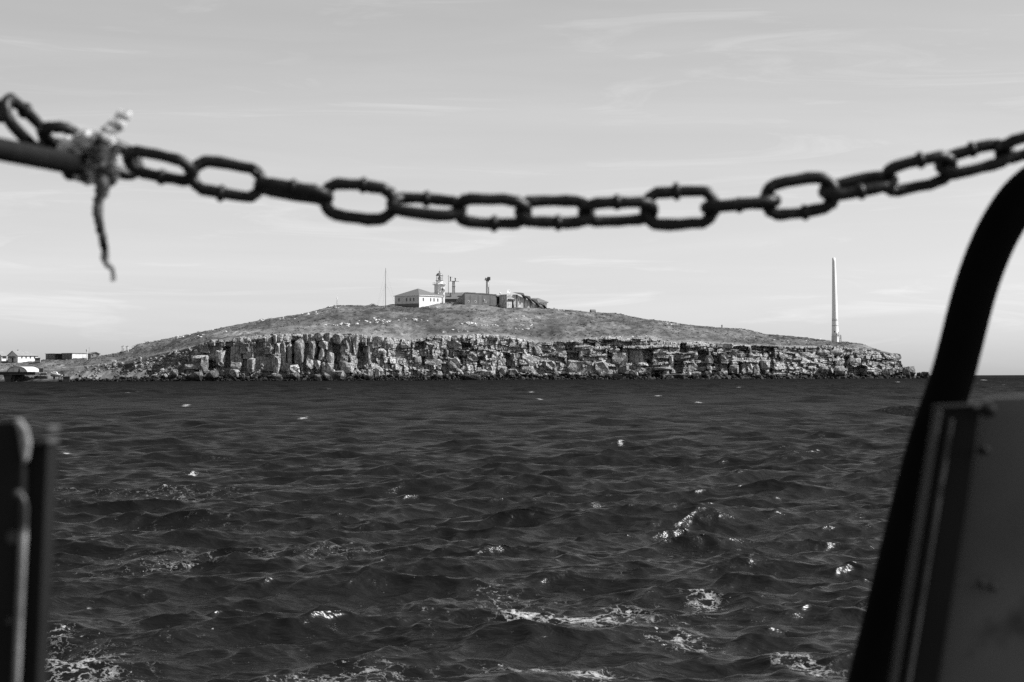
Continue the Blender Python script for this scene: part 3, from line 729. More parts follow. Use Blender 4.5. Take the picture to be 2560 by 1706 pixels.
def rock_face():
    cols = np.arange(436, 2257, 1.15); nrow = 112
    f = np.linspace(0, 1, nrow)[:, None]
    ty = top_y(cols)[None, :] - 0.3; py = ty + (957 - ty) * f
    px = np.broadcast_to(cols[None, :], py.shape)
    Y0 = front_Y(px); Sb = setb(px); tt = np.clip((951 - py) / np.maximum(951 - ty, 8), -.1, 1.05)
    Yf = Y0 + (Sb - 2.2) * tt
    u = px * MPX; z = (951 - py) * MPX
    uw = u + 1.5 * fbm(u / 5.0, z / 5.0, 201, 4) + .35 * fbm(u / 1.2, z / 1.2, 202, 3)
    zw = z + 1.3 * fbm(u / 7.0, z / 4.0, 203, 4) + .3 * fbm(u / 1.1, z / 1.1, 204, 3)
    zw = zw + 1.5 * np.sin((px - 900) / 210.0) + np.where((px > 1250) & (px < 1440), (px - 1250) * .02, 0)
    prot = np.zeros_like(u); groove = np.zeros_like(u)
    for lo, hi, th, wd, tilt, tr, amp, sd in ((0, 925, 6.5, 3.8, -.16, .4, 1.8, 1), (925, 1345, 2.3, 3.4, .45, .35, 1.0, 2), (1345, 1925, 1.8, 5.6, .20, .40, 1.2, 3), (1925, 2400, 1.4, 4.6, .34, .4, 1.0, 4)):
        m = (uw / MPX >= lo) & (uw / MPX < hi)
        bi, bz, bd = cell1d(zw, th, 300 + sd)
        ci, cu, cd = cell1d(uw + 17.3 * bi, wd * (1 + .0 * bi), 400 + sd)
        h1 = _hash(ci, bi, 500 + sd); h2 = _hash(ci, bi, 600 + sd); h3 = _hash(bi, bi * 0, 700 + sd); h4 = _hash(ci, bi, 800 + sd)
        p = (h1 - .5) * 2 * amp + (h3 - .5) * amp * (1.0 if sd < 3 else 2.0) - (tilt + (h2 - .5) * 2 * tr) * cu + (h4 - .6) * .5 * bz
        # finer breakage inside each block
        ci2, cu2, cd2 = cell1d(uw + 5.1 * bi, wd * .36, 450 + sd); bi2, bz2, bd2 = cell1d(zw + .7 * ci, th * (.5 if sd > 1 else .24), 350 + sd)
        p = p + (_hash(ci2, bi2 + 7 * bi, 900 + sd) - .5) * .5 - ((_hash(ci2, bi2, 950 + sd) - .5) * .5 + tilt * .3) * cu2
        g = np.exp(-(cd / .16) ** 2) * .7 + np.exp(-(bd / .15) ** 2) * .7 + np.exp(-(np.minimum(cd2, bd2) / .10) ** 2) * .35
        prot = np.where(m, p, prot); groove = np.where(m, g, groove)
    big = fbm(u / 13.0, z / 24.0, 210, 3) * 4.2 + fbm(u / 2.0, z / 2.0, 211, 4) * .35
    prot = prot + big - groove - recess_at(px + 7 * fbm(u / 2.5, z / 2.5, 231, 4), py + 6 * fbm(u / 3.0, z / 2.0, 233, 4), 4.0) * 4.6
    fade = np.clip((px - 436) / 60.0, 0, 1); prot = prot - (1 - fade) * 6.0
    prot = prot - np.clip((2 - z) * .0, 0, 1) - np.clip((tt - .93) * 14, 0, 1) * np.clip(prot + .6, 0, 3) * .8
    Yp = Yf - prot
    x_, z_ = at_np(px, py, Yp)
    V = np.stack([x_, Yp, z_], -1)
    tone = np.clip(.37 + .10 * fbm(u / 4.0, z / 3.0, 220, 3) + .10 * fbm(u / 14.0, z / 9.0, 222, 2) + .05 * (px > 925) * (px < 1345), .15, .5)
    veg = np.clip((fbm(u / 9.0, z / 3.2, 240, 4) + .12 * (px > 1345) - .25 * (px < 925) - .22) * 5, 0, 1) * np.clip((z - 4) / 5, 0, 1)
    tone = tone * (1 - veg) + .13 * veg
    me = fast_mesh('rock_face', V.reshape(-1, 3), grid_quads(nrow, len(cols))[:, ::-1], {'tone': tone}, smooth=False)
    me.materials.append(M['rock_attr'])
    link('rock_face', me, None, island)
rock_face()
# a second, finer layer that breaks up the courses
for _ in range(350):
    pc = random.uniform(470, 2250); ty = float(top_y(pc)); yc = random.uniform(ty, 948)
    if in_hand(pc, yc, 2.5) and random.random() < 0.8: continue
    if float(recess_at(pc, yc)) > 0.3: continue
    Yf = face_Y(pc, yc) - random.uniform(-0.4, 1.3) - panel_relief(pc) * 1.4
    p = at(pc, yc, Yf); w = random.uniform(2, 6.5) * MPX; h = random.uniform(2, 7) * MPX * (1.5 if pc < 925 else 0.8)
    cliff.add((p.x, Yf + 0.9, p.z), (w, random.uniform(1.2, 2.4), h), R(random.gauss(-5 if pc < 925 else 18, 18)), R(random.gauss(0, 5)), R(random.gauss(0, 5)), random.uniform(0.2, 0.42))
cliff.realise('cliff_block', BLOCK_ME, BLOCKS, 300, 'cliff_rubble')

# boulders along the water
shore = Pieces()
def boulder_px(px, py, w, h, out, tone=0.3, yaw=None, must=False):
    Yf = float(front_Y(px)) - out
    p = at(px, py, Yf); s = MPX * Yf / 1040
    shore.add((p.x, Yf + w * s * 0.4, p.z), (w * s, w * s * random.uniform(.7, 1), h * s), R(random.uniform(-40, 40)) if yaw is None else R(yaw), R(random.gauss(0, 10)), R(random.gauss(0, 10)), tone, must=must)
for px in np.arange(300, 2300, 2.1):
    belt = float(np.interp(px, [150, 250, 420, 480, 900, 1300, 1500, 2000, 2260, 2300], [3, 12, 16, 24, 24, 22, 13, 13, 14, 8]))
    y = 952 - belt * abs(random.gauss(0, 0.45))
    w = random.uniform(3, 9) if random.random() < 0.8 else random.uniform(9, 19)
    boulder_px(px + random.uniform(-2, 2), y, w, w * random.uniform(.6, 1.0), random.uniform(1.5, 6.5) * (1 - 0.5 * (952 - y) / 24), random.uniform(.16, .36))
for px in np.arange(150, 2290, 1.6):
    y = 953 - abs(random.gauss(0, 2.5)); w = random.uniform(3, 8)
    boulder_px(px, y, w, w * random.uniform(.45, .8), random.uniform(5, 8.5), random.uniform(.12, .25))
# tumbled rocks over the left flank and the talus at the right
for _ in range(2600):
    px = random.triangular(150, 540, 470); t = random.random() ** 1.2
    if float(vnoise(px / 14.0 - t * 3.0, t * 5.0, 71)) < random.uniform(.35, .8): continue
    p = flank_at(px, t); w = random.uniform(0.35, 1.3) * (2.0 if random.random() < .16 else 1)
    shore.add((p.x, p.y - 0.2, p.z + w * 0.2), (w, w * .9, w * random.uniform(.5, .9)), R(random.uniform(0, 360)), R(random.gauss(0, 15)), R(random.gauss(0, 15)), random.uniform(.17, .38))
for _ in range(260):
    px = random.uniform(1925, 2160); t = random.random()
    p = flank_at(px, t); w = random.uniform(0.4, 1.6)
    shore.add((p.x, p.y - 1.2, p.z + w * 0.2), (w, w * .9, w * random.uniform(.5, .9)), R(random.uniform(0, 360)), R(random.gauss(0, 15)), R(random.gauss(0, 15)), random.uniform(.25, .5))
shore.realise('boulder', BOULDER_ME, BOULDERS, 260, 'shore_rubble')

# the boulders one can point at
BIG = [
    (rect((1258, 678, 1358, 745), A_), 5.5, 'pale flat-topped boulder perched on a dark one below the tall columns', 15, .55),
    (rect((1262, 745, 1362, 838), A_), 6.5, 'dark rounded boulder in the water carrying the pale flat-topped one', -20, .22),
    (rect((1478, 772, 1602, 840), A_), 8.0, 'dark wedge-shaped boulder at the waterline, just right of the perched pale boulder', -25, .2),
    (rect((1602, 742, 1785, 840), A_), 8.0, 'wide slanting grey boulder at the waterline with a smooth upper face', 10, .3),
    (rect((1992, 738, 2098, 832), A_), 7.0, 'boulder with pale top and dark foot below the deep vertical cleft', 5, .34),
    (rect((2100, 700, 2180, 790), A_), 6.0, 'pale upright boulder right of the deep vertical cleft', 14, .42),
    (rect((430, 745, 562, 838), A_), 8.0, 'dark broad boulder at the left end of the cliff foot', -20, .18),
    (rect((262, 762, 418, 840), A_), 8.0, 'dark squat boulder under the leftmost layered outcrop', -15, .18),
    (rect((95, 728, 168, 815), A_), 5.5, 'dark pointed boulder standing alone left of the cliff', -10, .22),
    (rect((1092, 778, 1204, 838), A_), 7.0, 'dark triangular boulder below the shaded wall of the cliff', -15, .2),
    (rect((715, 760, 800, 832), B_), 7.0, 'grey rounded boulder at the waterline left of the cliff centre', 5, .3),
    (rect((1010, 780, 1175, 832), B_), 8.0, 'long low dark slab of rock at the waterline, cliff centre', 4, .24),
    (rect((570, 680, 670, 760), C_), 5.5, 'dark angular boulder leaning on the cliff foot, right of centre', -20, .2),
    (rect((1410, 1165, 1520, 1275), D_), 5.0, 'dark peaked rock standing in the sea off the right tip', 5, .26),
    (rect((1545, 1225, 1600, 1270), D_), 4.0, 'small dark rock in the sea beyond the peaked one', 0, .22),
    (rect((1585, 1218, 1655, 1275), D_), 4.0, 'outermost low dark rock off the tip, beside the black tube', 0, .22)]
for (x0, y0, x1, y1), out, lab, yaw, tone in BIG:
    px = (x0 + x1) / 2; Yf = float(front_Y(px)) - out
    a, b = at(x0, y1 + 2, Yf), at(x1, y0, Yf)
    v, f = BOULDERS[random.randrange(12)]
    me = fast_mesh('boulder', v, f, smooth=False); me.materials.append(rock_mat('boulder_rock', tone))
    o = link('boulder', me); w = b.x - a.x
    o.matrix_world = Matrix.Translation(((a.x + b.x) / 2, Yf + w * .4, (a.z + b.z) / 2)) @ rot(R(yaw), R(random.gauss(0, 5)), R(random.gauss(0, 5))).to_4x4() @ Matrix.Diagonal((w * 1.1, w * .9, (b.z - a.z) * 1.1, 1))
    tag(o, lab, 'boulder')

# pale stones strewn over the grass
def stones_on(px, py_, n, sx, sy, big=1.0):
    global n_stone
    for _ in range(n):
        x = px + random.gauss(0, sx); y = py_ + random.gauss(0, sy)
        ty, cy_ = float(_top(x)), float(crest_y(x))
        e = (y - ty) / (cy_ - ty) if abs(cy_ - ty) > 3 else 0.5
        e = min(max(e, 0.02), 0.99); t = 1 - (1 - e) ** (1 / 1.35)
        p = ground_at(x, t); w = random.uniform(.45, 1.5) * big
        yield p, w
stone_list = []
for cl in [(862, 812, 12, 14, 1.6, 1.2), (820, 814, 8, 20, 1.5, .9), (950, 806, 22, 20, 2.5, 1.1), (1040, 805, 12, 10, 1.5, 1.0), (1178, 811, 14, 14, 2.5, 1.3), (1235, 814, 14, 15, 1.5, 1.0), (1300, 797, 8, 15, 2, .9), (1318, 815, 9, 12, 1.5, .9), (1310, 825, 6, 8, 2, 1.1), (1112, 832, 2, 3, 1, 1.6),
            (1150, 826, 6, 14, 2, .8), (1405, 776, 5, 10, 2, 1.0), (1520, 843, 8, 12, 2, .9), (1570, 843, 10, 18, 2, .9), (1620, 845, 6, 10, 2, .8), (760, 785, 8, 10, 2, 1.3), (790, 783, 5, 6, 2, 1.2), (835, 766, 10, 12, 2, 1.3), (705, 798, 7, 12, 2, 1.0), (655, 800, 5, 6, 1.5, 1.4), (1090, 768, 4, 6, 1, 1.0), (1062, 766, 5, 6, 1, 1.0),
            (2045, 846, 5, 8, 2, 1.2), (1680, 812, 8, 10, 2, .8), (1790, 815, 6, 30, 3, .8), (560, 826, 6, 20, 3, .9), (445, 846, 6, 8, 2, 1.2), (480, 845, 7, 20, 4, 1.0), (1890, 850, 8, 30, 4, .8), (2000, 855, 10, 30, 4, .9)]:
    stone_list += list(stones_on(*cl))
for p, w in stone_list[:290]:
    o = bpy.data.objects.new('stone', STONE_ME[random.randrange(len(STONE_ME))]); C.objects.link(o); o.parent = island
    o.matrix_local = Matrix.Translation((p.x, p.y, p.z + w * .12)) @ rot(random.uniform(0, 6), R(random.gauss(0, 8)), R(random.gauss(0, 8))).to_4x4() @ Matrix.Diagonal((w * random.uniform(.8, 1.5), w, w * random.uniform(.35, .7), 1))

# dry scrub and tufts over the hill: nobody could count them
def scrub():
    VV = []; FF = []; k = 0
    for _ in range(6500):
        px = random.uniform(-60, 2200); t = random.random() if random.random() < 0.75 else random.uniform(.9, 1.0)
        if float(vnoise(px / 40.0, t * 9, 5)) < random.uniform(.2, .75): continue
        p = ground_at(px + random.uniform(-1.3, 1.3), t)
        h = random.uniform(.10, .32) * (2.0 if random.random() < .05 else 1); w = random.uniform(.3, 1.0)
        for q in range(3):
            a = random.uniform(0, math.pi); dx, dy = math.cos(a) * w, math.sin(a) * w; ox, oy = random.gauss(0, w * .4), random.gauss(0, w * .4)
            VV += [(p.x + ox - dx, p.y + oy - dy, p.z - .1), (p.x + ox + dx, p.y + oy + dy, p.z - .1), (p.x + ox + random.gauss(0, w * .5), p.y + oy, p.z + h)]
            FF.append((k, k + 1, k + 2)); k += 3
    me = fast_mesh('dry_scrub', np.array(VV), np.array(FF), smooth=False); me.materials.append(mat('dry_scrub', 0.15, 0.95, 0.5, 0.3, spec=0.05))
    o = link('dry_scrub', me); tag(o, 'low dry scrub and grass tufts over the hillside', 'scrub', kind='stuff')
scrub()
def dark_scrub():
    VV = []; FF = []; k = 0
    for _ in range(2600):
        px = random.uniform(200, 2150); t = random.random() ** .9
        if float(vnoise(px / 26.0, t * 16, 55)) < random.uniform(.45, .85): continue
        p = ground_at(px + random.uniform(-1.3, 1.3), t); w = random.uniform(.4, 1.5); h = random.uniform(.2, .55)
        for q in range(9):
            c = Vector((p.x + random.gauss(0, w * .5), p.y + random.gauss(0, w * .5), p.z + random.uniform(0, h))); s_ = random.uniform(.15, .4)
            VV += [c + Vector((random.gauss(0, s_), random.gauss(0, s_), random.gauss(0, s_ * .5))) for _ in range(3)]; FF.append((k, k + 1, k + 2)); k += 3
    me = fast_mesh('dark_scrub', np.array([tuple(v) for v in VV]), np.array(FF), smooth=False); me.materials.append(mat('dark_heath', 0.06, 0.9, 0.4, 0.4, spec=0.05))
    o = link('dark_scrub', me); tag(o, 'dark heathy clumps scattered in patches over the hill', 'scrub', kind='stuff')
dark_scrub()

def shrub(px, t, w, h, label):
    p = ground_at(px, t); o = empty('shrub', p, 0, label, 'shrub')
    VV = []; FF = []; k = 0
    for _ in range(420):
        d = Vector((random.gauss(0, .38), random.gauss(0, .38), abs(random.gauss(0, .42)))); d = d if d.length < 1 else d.normalized()
        c = Vector((d.x * w, d.y * w, d.z * h)); s = random.uniform(.10, .24)
        a = Vector((random.gauss(0, 1), random.gauss(0, 1), random.gauss(0, 1))).normalized() * s; b = Vector((random.gauss(0, 1), random.gauss(0, 1), random.gauss(0, 1))).normalized() * s
        VV += [c - a, c + b, c + a]; FF.append((k, k + 1, k + 2)); k += 3
    me = fast_mesh('foliage', np.array([tuple(v) for v in VV]), np.array(FF), smooth=False); me.materials.append(M['leaf']); link('foliage', me, None, o)
    b = MB()
    for q in range(5): b.tube([(0, 0, -.3), (random.uniform(-.4, .4) * w, random.uniform(-.4, .4) * w, h * .6)], [.05, .02], 5)
    b.build('stem', M['wood'], o)
M['leaf'] = mat('dark_scrub_leaf', 0.06, 0.8, 0.4, 0.8)
shrub(1202, .93, 3.4, 1.7, 'dark bush under the grey wall, below its two left windows')
shrub(1216, .95, 2.4, 1.4, 'small dark bush right of the larger one under the grey wall')
shrub(1278, .93, 3.0, 1.2, 'low dark bush before the doorway of the pale ruin')
shrub(1250, .88, 3.2, 1.2, 'low spreading bush on the slope below the dark alcove')
shrub(932, .98, 2.6, 1.2, 'low dark bush left of the tall guyed mast')
shrub(1088, .97, 2.4, 1.0, 'low bush at the foot of the white house, sunny side')

# ------------------------------------------------------------------ buildings on the hill top
def window(parent, x, z, w, h, side='front', name='window', m_frame=None, y=0.0, mull=True):
    """on a wall that faces -y at y=0 (front) or -x at x=0 (left): frame stands proud, pane sits inside it"""
    b = MB(); t = min(w, h) * .16
    def bx(mb, x0, x1, d0, d1, z0, z1):
        if side == 'front': mb.box(x0, x1, y + d0, y + d1, z0, z1)
        elif side == 'left': mb.box(y + d0, y + d1, x0, x1, z0, z1)
        else: mb.box(y - d1, y - d0, x0, x1, z0, z1)
    bx(b, x, x + t, -.10, .05, z, z + h); bx(b, x + w - t, x + w, -.10, .05, z, z + h); bx(b, x + t, x + w - t, -.10, .05, z, z + t); bx(b, x + t, x + w - t, -.10, .05, z + h - t, z + h)
    if mull: bx(b, x + w / 2 - t * .3, x + w / 2 + t * .3, -.08, .05, z + t, z + h - t)
    o = b.build(name, m_frame or M['frame'], parent)
    p = MB(); bx(p, x + t, x + w - t, -.03, .05, z + t, z + h - t); p.build('pane', M['pane'], o)
    return o

K = 0.2325   # metres per photograph pixel on the crest
YC = 1185.0
def base_pt(px, py, Y=YC): return at(px, py, Y)

# white house with a pyramid roof, one corner towards us
def white_house():
    a = R(40)
    c = base_pt(1048, 764, YC - 14)
    kk = K * (YC - 14) / YC
    L = 66 * kk / math.cos(a); W = 55 * kk / math.sin(a)
    # local x: along the sunny wall (right and away), local y: along the shaded wall (left and away)
    o = empty('white_house', c, R(90) - a, 'white single-storey house with grey pyramid roof beside the lighthouse', 'house')
    H = 25.5 * kk
    b = MB(); b.box(0, W, 0, L, 1.25, H); b.build('wall', M['house_wall'], o)
    MB().box(0, W, 0, L, -1.5, 1.25).build('footing', M['house_wall'], o); MB().box(-.08, -.01, -.0, L + .08, -1.5, 1.25).build('plinth', M['plinth'], o)
    e = .55; rh = 19.5 * kk
    b = MB(); b.add([(-e, -e, H + .25), (W + e, -e, H + .25), (W + e, L + e, H + .25), (-e, L + e, H + .25), (W / 2, L / 2, H + .25 + rh)], [(0, 1, 4), (1, 2, 4), (2, 3, 4), (3, 0, 4), (3, 2, 1, 0)])
    b.build('roof', M['roof'], o)
    b = MB(); b.box(-e - .03, W + e + .03, -e - .03, L + e + .03, H, H + .245); b.build('eaves_board', M['white'], o)
    b = MB(); b.box(W * .45, W * .45 + .9, L * .72, L * .72 + .9, H, H + rh * .75); b.build('chimney', M['plinth'], o)
    for f in (.80, .485, .335, .195): window(o, L * f - .1, H * .45, 1.15, 2.0, 'left')
    for f in (.155, .48, .63, .80): window(o, W * f, H * .45, 1.15, 2.0, 'front')
M['house_wall'] = mat('white_house_render', 0.66, 0.8, 0.1, 0.4)
white_house()

def lighthouse():
    Y = YC + 6; c = base_pt(1099, 763, Y); s = K * Y / YC
    o = empty('lighthouse', c, R(32), 'white square lighthouse tower with glazed lantern and dark dome', 'lighthouse')
    h = 51 * s; w = 20.0 * s / 2 * .98
    b = MB(); b.box(-w, w, -w, w, -1, h); b.build('tower', M['white'], o)
    b = MB(); b.box(-w - .8, w + .8, -w - .8, w + .8, h + .35, h + .62); b.box(-w - .4, w + .4, -w - .4, w + .4, h, h + .35); b.build('gallery', M['white'], o)
    g = MB(); q = w + .7; z0 = h + .62
    pts = [(-q, -q), (q, -q), (q, q), (-q, q)]
    for i in range(4):
        x0, y0 = pts[i]; x1, y1 = pts[(i + 1) % 4]
        for f in np.linspace(0, 1, 6)[:-1]: g.bar((x0 + (x1 - x0) * f, y0 + (y1 - y0) * f, z0), (x0 + (x1 - x0) * f, y0 + (y1 - y0) * f, z0 + 1.0), .035)
        g.bar((x0, y0, z0 + 1.0), (x1, y1, z0 + 1.0), .03); g.bar((x0, y0, z0 + .5), (x1, y1, z0 + .5), .02)
    g.build('gallery_railing', M['offwhite'], o)
    r = 8.6 * s; zd = h + .62; zl = zd + 9.3 * s; zt = zl + 12 * s
    MB().lathe([(r, zd), (r, zl)], 24).build('drum', M['white'], o)
    MB().lathe([(r + .45, zl), (r + .45, zl + .16)], 24).build('lantern_deck', M['steel'], o)
    for k in range(12):
        a = 2 * math.pi * k / 12
        MB().bar((r * .93 * math.cos(a), r * .93 * math.sin(a), zl + .16), (r * .93 * math.cos(a), r * .93 * math.sin(a), zt), .07).build('glazing_bar', M['frame'], o)
    MB().tube([(r * .93 * math.cos(2 * math.pi * k / 24), r * .93 * math.sin(2 * math.pi * k / 24), (zl + zt) / 2) for k in range(24)], .05, 5, closed=True).build('glazing_ring', M['frame'], o)
    MB().lathe([(.25, zl + .1), (.7, zl + .5), (.85, zl + 1.2), (.7, zl + 1.9), (.3, zt - .1)], 14).build('lamp_lens', M['lens'], o, True)
    d = 8.6 * s
    MB().lathe([(d + .25, zt), (d + .25, zt + .18), (d, zt + .2), (d * .93, zt + .75), (d * .74, zt + 1.25), (d * .45, zt + 1.65), (.3, zt + 1.85), (.24, zt + 2.0), (.42, zt + 2.3), (.42, zt + 2.6), (.18, zt + 2.9), (.03, zt + 3.3), (.02, zt + 5.2)], 24).build('dome', M['dome'], o, True)
    window(o, w * .15, h - 3.3, .8, 1.9, 'front', y=-w)
M['lens'] = mat('lamp_lens_glass', 0.25, 0.15, 0.1, 1.0, spec=0.6)
lighthouse()

def long_roof_building():
    Y = YC + 14; c = base_pt(1080, 760, Y); s = K * Y / YC
    o = empty('low_building', c, R(4), 'low building with long grey roof between lighthouse and grey blockhouse', 'building')
    L = 112 * s; W = 12.0
    b = MB(); b.box(0, L, 1.2, W, -1.5, 3.4); b.build('wall', M['darkwall'], o)
    ze, zr = 3.0, 30 * s
    b = MB(); b.add([(-.4, 0, ze), (L + .4, 0, ze), (L + .4, W / 2, zr), (-.4, W / 2, zr), (-.4, W, ze), (L + .4, W, ze), (-.4, 0, ze - .25), (L + .4, 0, ze - .25), (L + .4, W, ze - .25), (-.4, W, ze - .25)],
            [(0, 1, 2, 3), (3, 2, 5, 4), (0, 3, 4), (1, 5, 2), (6, 9, 8, 7), (0, 6, 7, 1), (4, 5, 8, 9), (1, 7, 8, 5), (0, 4, 9, 6)])
    r = b.build('roof', M['roof'], o)
    for x, w, h, m in ((L * .68, 1.2, 5.5, 'offwhite'), (L * .41, .9, 4.9, 'plinth')):
        MB().box(x, x + w, 1.6, 1.6 + w, 3.6, 3.6 + h * .62).build('chimney', M[m], r)
    for f in (.58, .68, .78, .88): window(o, L * f, .6, 1.4, 1.3, 'front', y=1.2, mull=False)
    MB().box(L * .50, L * .97, -.5, .2, -1, .35).build('kerb_wall', M['greywall'], o)
long_roof_building()

def blockhouse():
    Y = YC - 10; c = base_pt(1162, 762, Y); s = K * Y / YC; a = R(20)
    o = empty('blockhouse', c, a, 'long windowless-looking grey blockhouse with three tiny white windows', 'building')
    L = 81 * s / math.cos(a); W = 23 * s / math.sin(a); h0 = 31 * s; h1 = 26.5 * s; hb = 15 * s
    b = MB(); b.add([(0, 0, -2), (L, 0, -2), (L, W, -2), (0, W, -2), (0, 0, h0), (L, 0, h1), (L, W, hb), (0, W, hb)], [(0, 3, 2, 1), (4, 5, 6, 7), (0, 1, 5, 4), (1, 2, 6, 5), (2, 3, 7, 6), (3, 0, 4, 7)])
    b.build('wall', M['greywall'], o)
    b = MB(); n = 16
    for i in range(n):   # uneven parapet
        x0, x1 = L * i / n, L * (i + 1) / n - .04; z = h0 + (h1 - h0) * (i + .5) / n
        b.box(x0, x1, -.12, .5, z - .25, z + random.uniform(.12, .38))
    b.build('parapet', M['plinth'], o)
    for f, z in ((.09, 6.0), (.305, 5.6), (.62, 5.2)):
        w_ = window(o, L * f, z * s, 1.1, 1.1, 'front', m_frame=M['white'], mull=False)
    MB().box(L * .60, L * .625, -.25, .02, 11 * s, 14 * s).build('wall_lamp', M['white'], o)
    for f in (.17, .42, .55, .80): MB().box(L * f, L * f + .09, -.08, .02, -1, h1 - .5).build('downpipe', M['plinth'], o)
    # dark alcove to the right: recessed under its own slab
    L2 = 25 * s / math.cos(a)
    b = MB(); b.box(L + .02, L + L2, 2.6, 6, -2, h1 - 1.2); b.build('alcove_wall', M['darkwall'], o)
    b = MB(); b.box(L + .02, L + L2, -.2, 6, h1 - 1.2, h1 - .4); b.build('alcove_roof', M['plinth'], o)
    b = MB(); b.box(L + L2 * .25, L + L2 * .72, 2.45, 2.62, -1, h1 * .62); b.build('door', M['void'], o)
    b = MB(); b.lathe([(.1, h1 - .4), (.1, h1 + .4), (.55, h1 + .5), (.5, h1 + 1.0), (.2, h1 + 1.3)], 12, (L + L2 * .4, .4)); b.build('vent_cap', M['white'], o, True)
    MB().box(L + L2 * .36, L + L2 * .46, -.4, -.21, h1 - 2.2, h1 - .6).build('wall_lamp', M['white'], o)
blockhouse()

def ruin():
    Y = YC - 12; c = base_pt(1267, 766, Y); s = K * Y / YC
    o = empty('concrete_ruin', c, R(38), 'pale patchy concrete ruin stepping down with dark slanting canopies', 'building')
    W = lambda px: (px - 1267) * s / math.cos(R(38)); Z = lambda py: (766 - py) * s
    def poly(name, pts, y, d, m): MB().prism([(W(x), y, Z(v)) for x, v in pts], (0, d, 0)).build(name, M[m], o)
    poly('wall', [(1267, 772), (1280, 772), (1280, 751), (1268.5, 751), (1268.5, 748.8), (1291, 748.8), (1291, 735.5), (1267, 735.5)], 0, 7.0, 'concrete')
    poly('wall', [(1287.5, 774), (1292, 774), (1292, 748.8), (1283, 748.8)], 0.01, 7.0, 'concrete')
    poly('lintel', [(1270, 748.6), (1289, 748.6), (1289, 746.9), (1270, 746.9)], -.9, 1.2, 'plinth')
    poly('doorway', [(1279, 773), (1289, 773), (1285, 751), (1280, 751)], 0.9, .6, 'void')
    poly('pillar', [(1292, 774), (1293.2, 774), (1293.2, 735.5), (1292, 735.5)], -.35, 1.5, 'plinth')
    edges = [(1293.4, 1312, 736, 744), (1312.4, 1329, 743, 753), (1329.4, 1348, 751.5, 764), (1348.4, 1367, 761, 771)]
    for i, (x0, x1, y0, y1) in enumerate(edges):
        poly('wall', [(x0, 778), (x1, 778), (x1, y1), (x0, y0)], 0.2 + .05 * i, 6.0, 'concrete')
        poly('pillar', [(x0 - .3, 778), (x0 + .6, 778), (x0 + .6, y0 - .6), (x0 - .3, y0 - .6)], -.3, .6, 'plinth')
    for x0, x1, tipx, tipy, y in [(1285.5, 1306, 1312, 746.5, 731.5), (1312, 1323, 1328, 757, 739), (1328, 1341, 1347.5, 767, 746.5), (1348, 1359, 1366.5, 772, 757)]:
        b = MB(); t = .35
        p = [(W(x0), -1.6, Z(y)), (W(x1), -1.6, Z(y + .2)), (W(tipx), -2.2, Z(tipy)), (W(tipx - 5), -1.9, Z(tipy - 9))]
        b.prism(p, (.25, 3.4, .5)); b.build('canopy', M['canopy'], o)
M['canopy'] = mat('dark_canopy', 0.075, 0.9, 0.3, 1.0)
ruin()

def small_hip_house():
    Y = YC + 6; c = base_pt(1328, 772, Y); s = K * Y / YC
    o = empty('white_cottage', c, R(8), 'white cottage with dark hip roof behind the pale ruin', 'house')
    L = 45 * s; W = 9.0; H = 15.0 * s
    MB().box(.8, L - .8, .8, W - .8, -2, H).build('wall', M['white'], o)
    MB().box(0, L, 0, W, H, H + .38).build('eaves_board', M['white'], o)
    b = MB(); b.add([(-.1, -.1, H + .39), (L + .1, -.1, H + .39), (L + .1, W + .1, H + .39), (-.1, W + .1, H + .39), (L * .1, W / 2, H + 13 * s), (L * .48, W / 2, H + 13 * s)], [(0, 1, 5, 4), (1, 2, 5), (2, 3, 4, 5), (3, 0, 4), (3, 2, 1, 0)]); b.build('roof', M['plinth'], o)
small_hip_house()

def lattice(px, py0, py1, hw, Y, label):
    c = base_pt(px, py0, Y); s = K * Y / YC
    o = empty('lattice_tower', c, R(20), label, 'tower'); h = (py0 - py1) * s; w = hw * s
    for sx in (-1, 1):
        for sy in (-1, 1): MB().bar((sx * w, sy * w, -1), (sx * w * .85, sy * w * .85, h), .13).build('leg', M['steel'], o)
    n = 7
    b = MB()
    for i in range(n):
        z0, z1 = h * i / n, h * (i + 1) / n
        for (x0, y0), (x1, y1) in (((-w, -w), (w, -w)), ((w, -w), (w, w)), ((w, w), (-w, w)), ((-w, w), (-w, -w))):
            b.bar((x0, y0, z0), (x1, y1, z1), .07); b.bar((x1, y1, z0), (x0, y0, z1), .07); b.bar((x0, y0, z1), (x1, y1, z1), .07)
    b.build('bracing', M['steel'], o)
    MB().box(-w - .7, w + .7, -w - .7, w + .7, h, h + .15).build('platform', M['darksteel'], o)
    return o, h, w, s
o, h, w, s = lattice(1134, 732, 703, 2.6, YC + 4, 'steel lattice tower with two white radar bars beside the lighthouse')
MB().box(-w - 2.2, w + 2.8, -.15, .15, h - .1, h + .1).build('crossarm', M['darksteel'], o)
for x, z, q in ((-1.9, 2.7, 1.7), (1.1, 2.0, 1.9)):
    MB().lathe([(.3, h + .15), (.3, h + z - .5), (.45, h + z - .45), (.45, h + z)], 10, (x, 0)).build('radar_pedestal', M['darksteel'], o)
    MB().box(x - q, x + q, -.25, .25, h + z, h + z + .42).build('radar_bar', M['white'], o)
MB().box(-w - .3, w + .5, -w - .3, w + .3, h * .55, h * .55 + .12).build('platform', M['darksteel'], o)
o, h, w, s = lattice(1219, 737, 700, 3.0, YC - 4, 'steel lattice tower with a bulky head, rising behind the blockhouse')
MB().lathe([(w * 1.25, h * .52), (w * 1.35, h * .95)], 14).build('drum_shield', M['steel2'] if 'steel2' in M else M['offwhite'], o)
MB().lathe([(w * 1.2, h * .95), (w * 1.9, h * 1.0)], 14).build('head_cone', M['darksteel'], o)
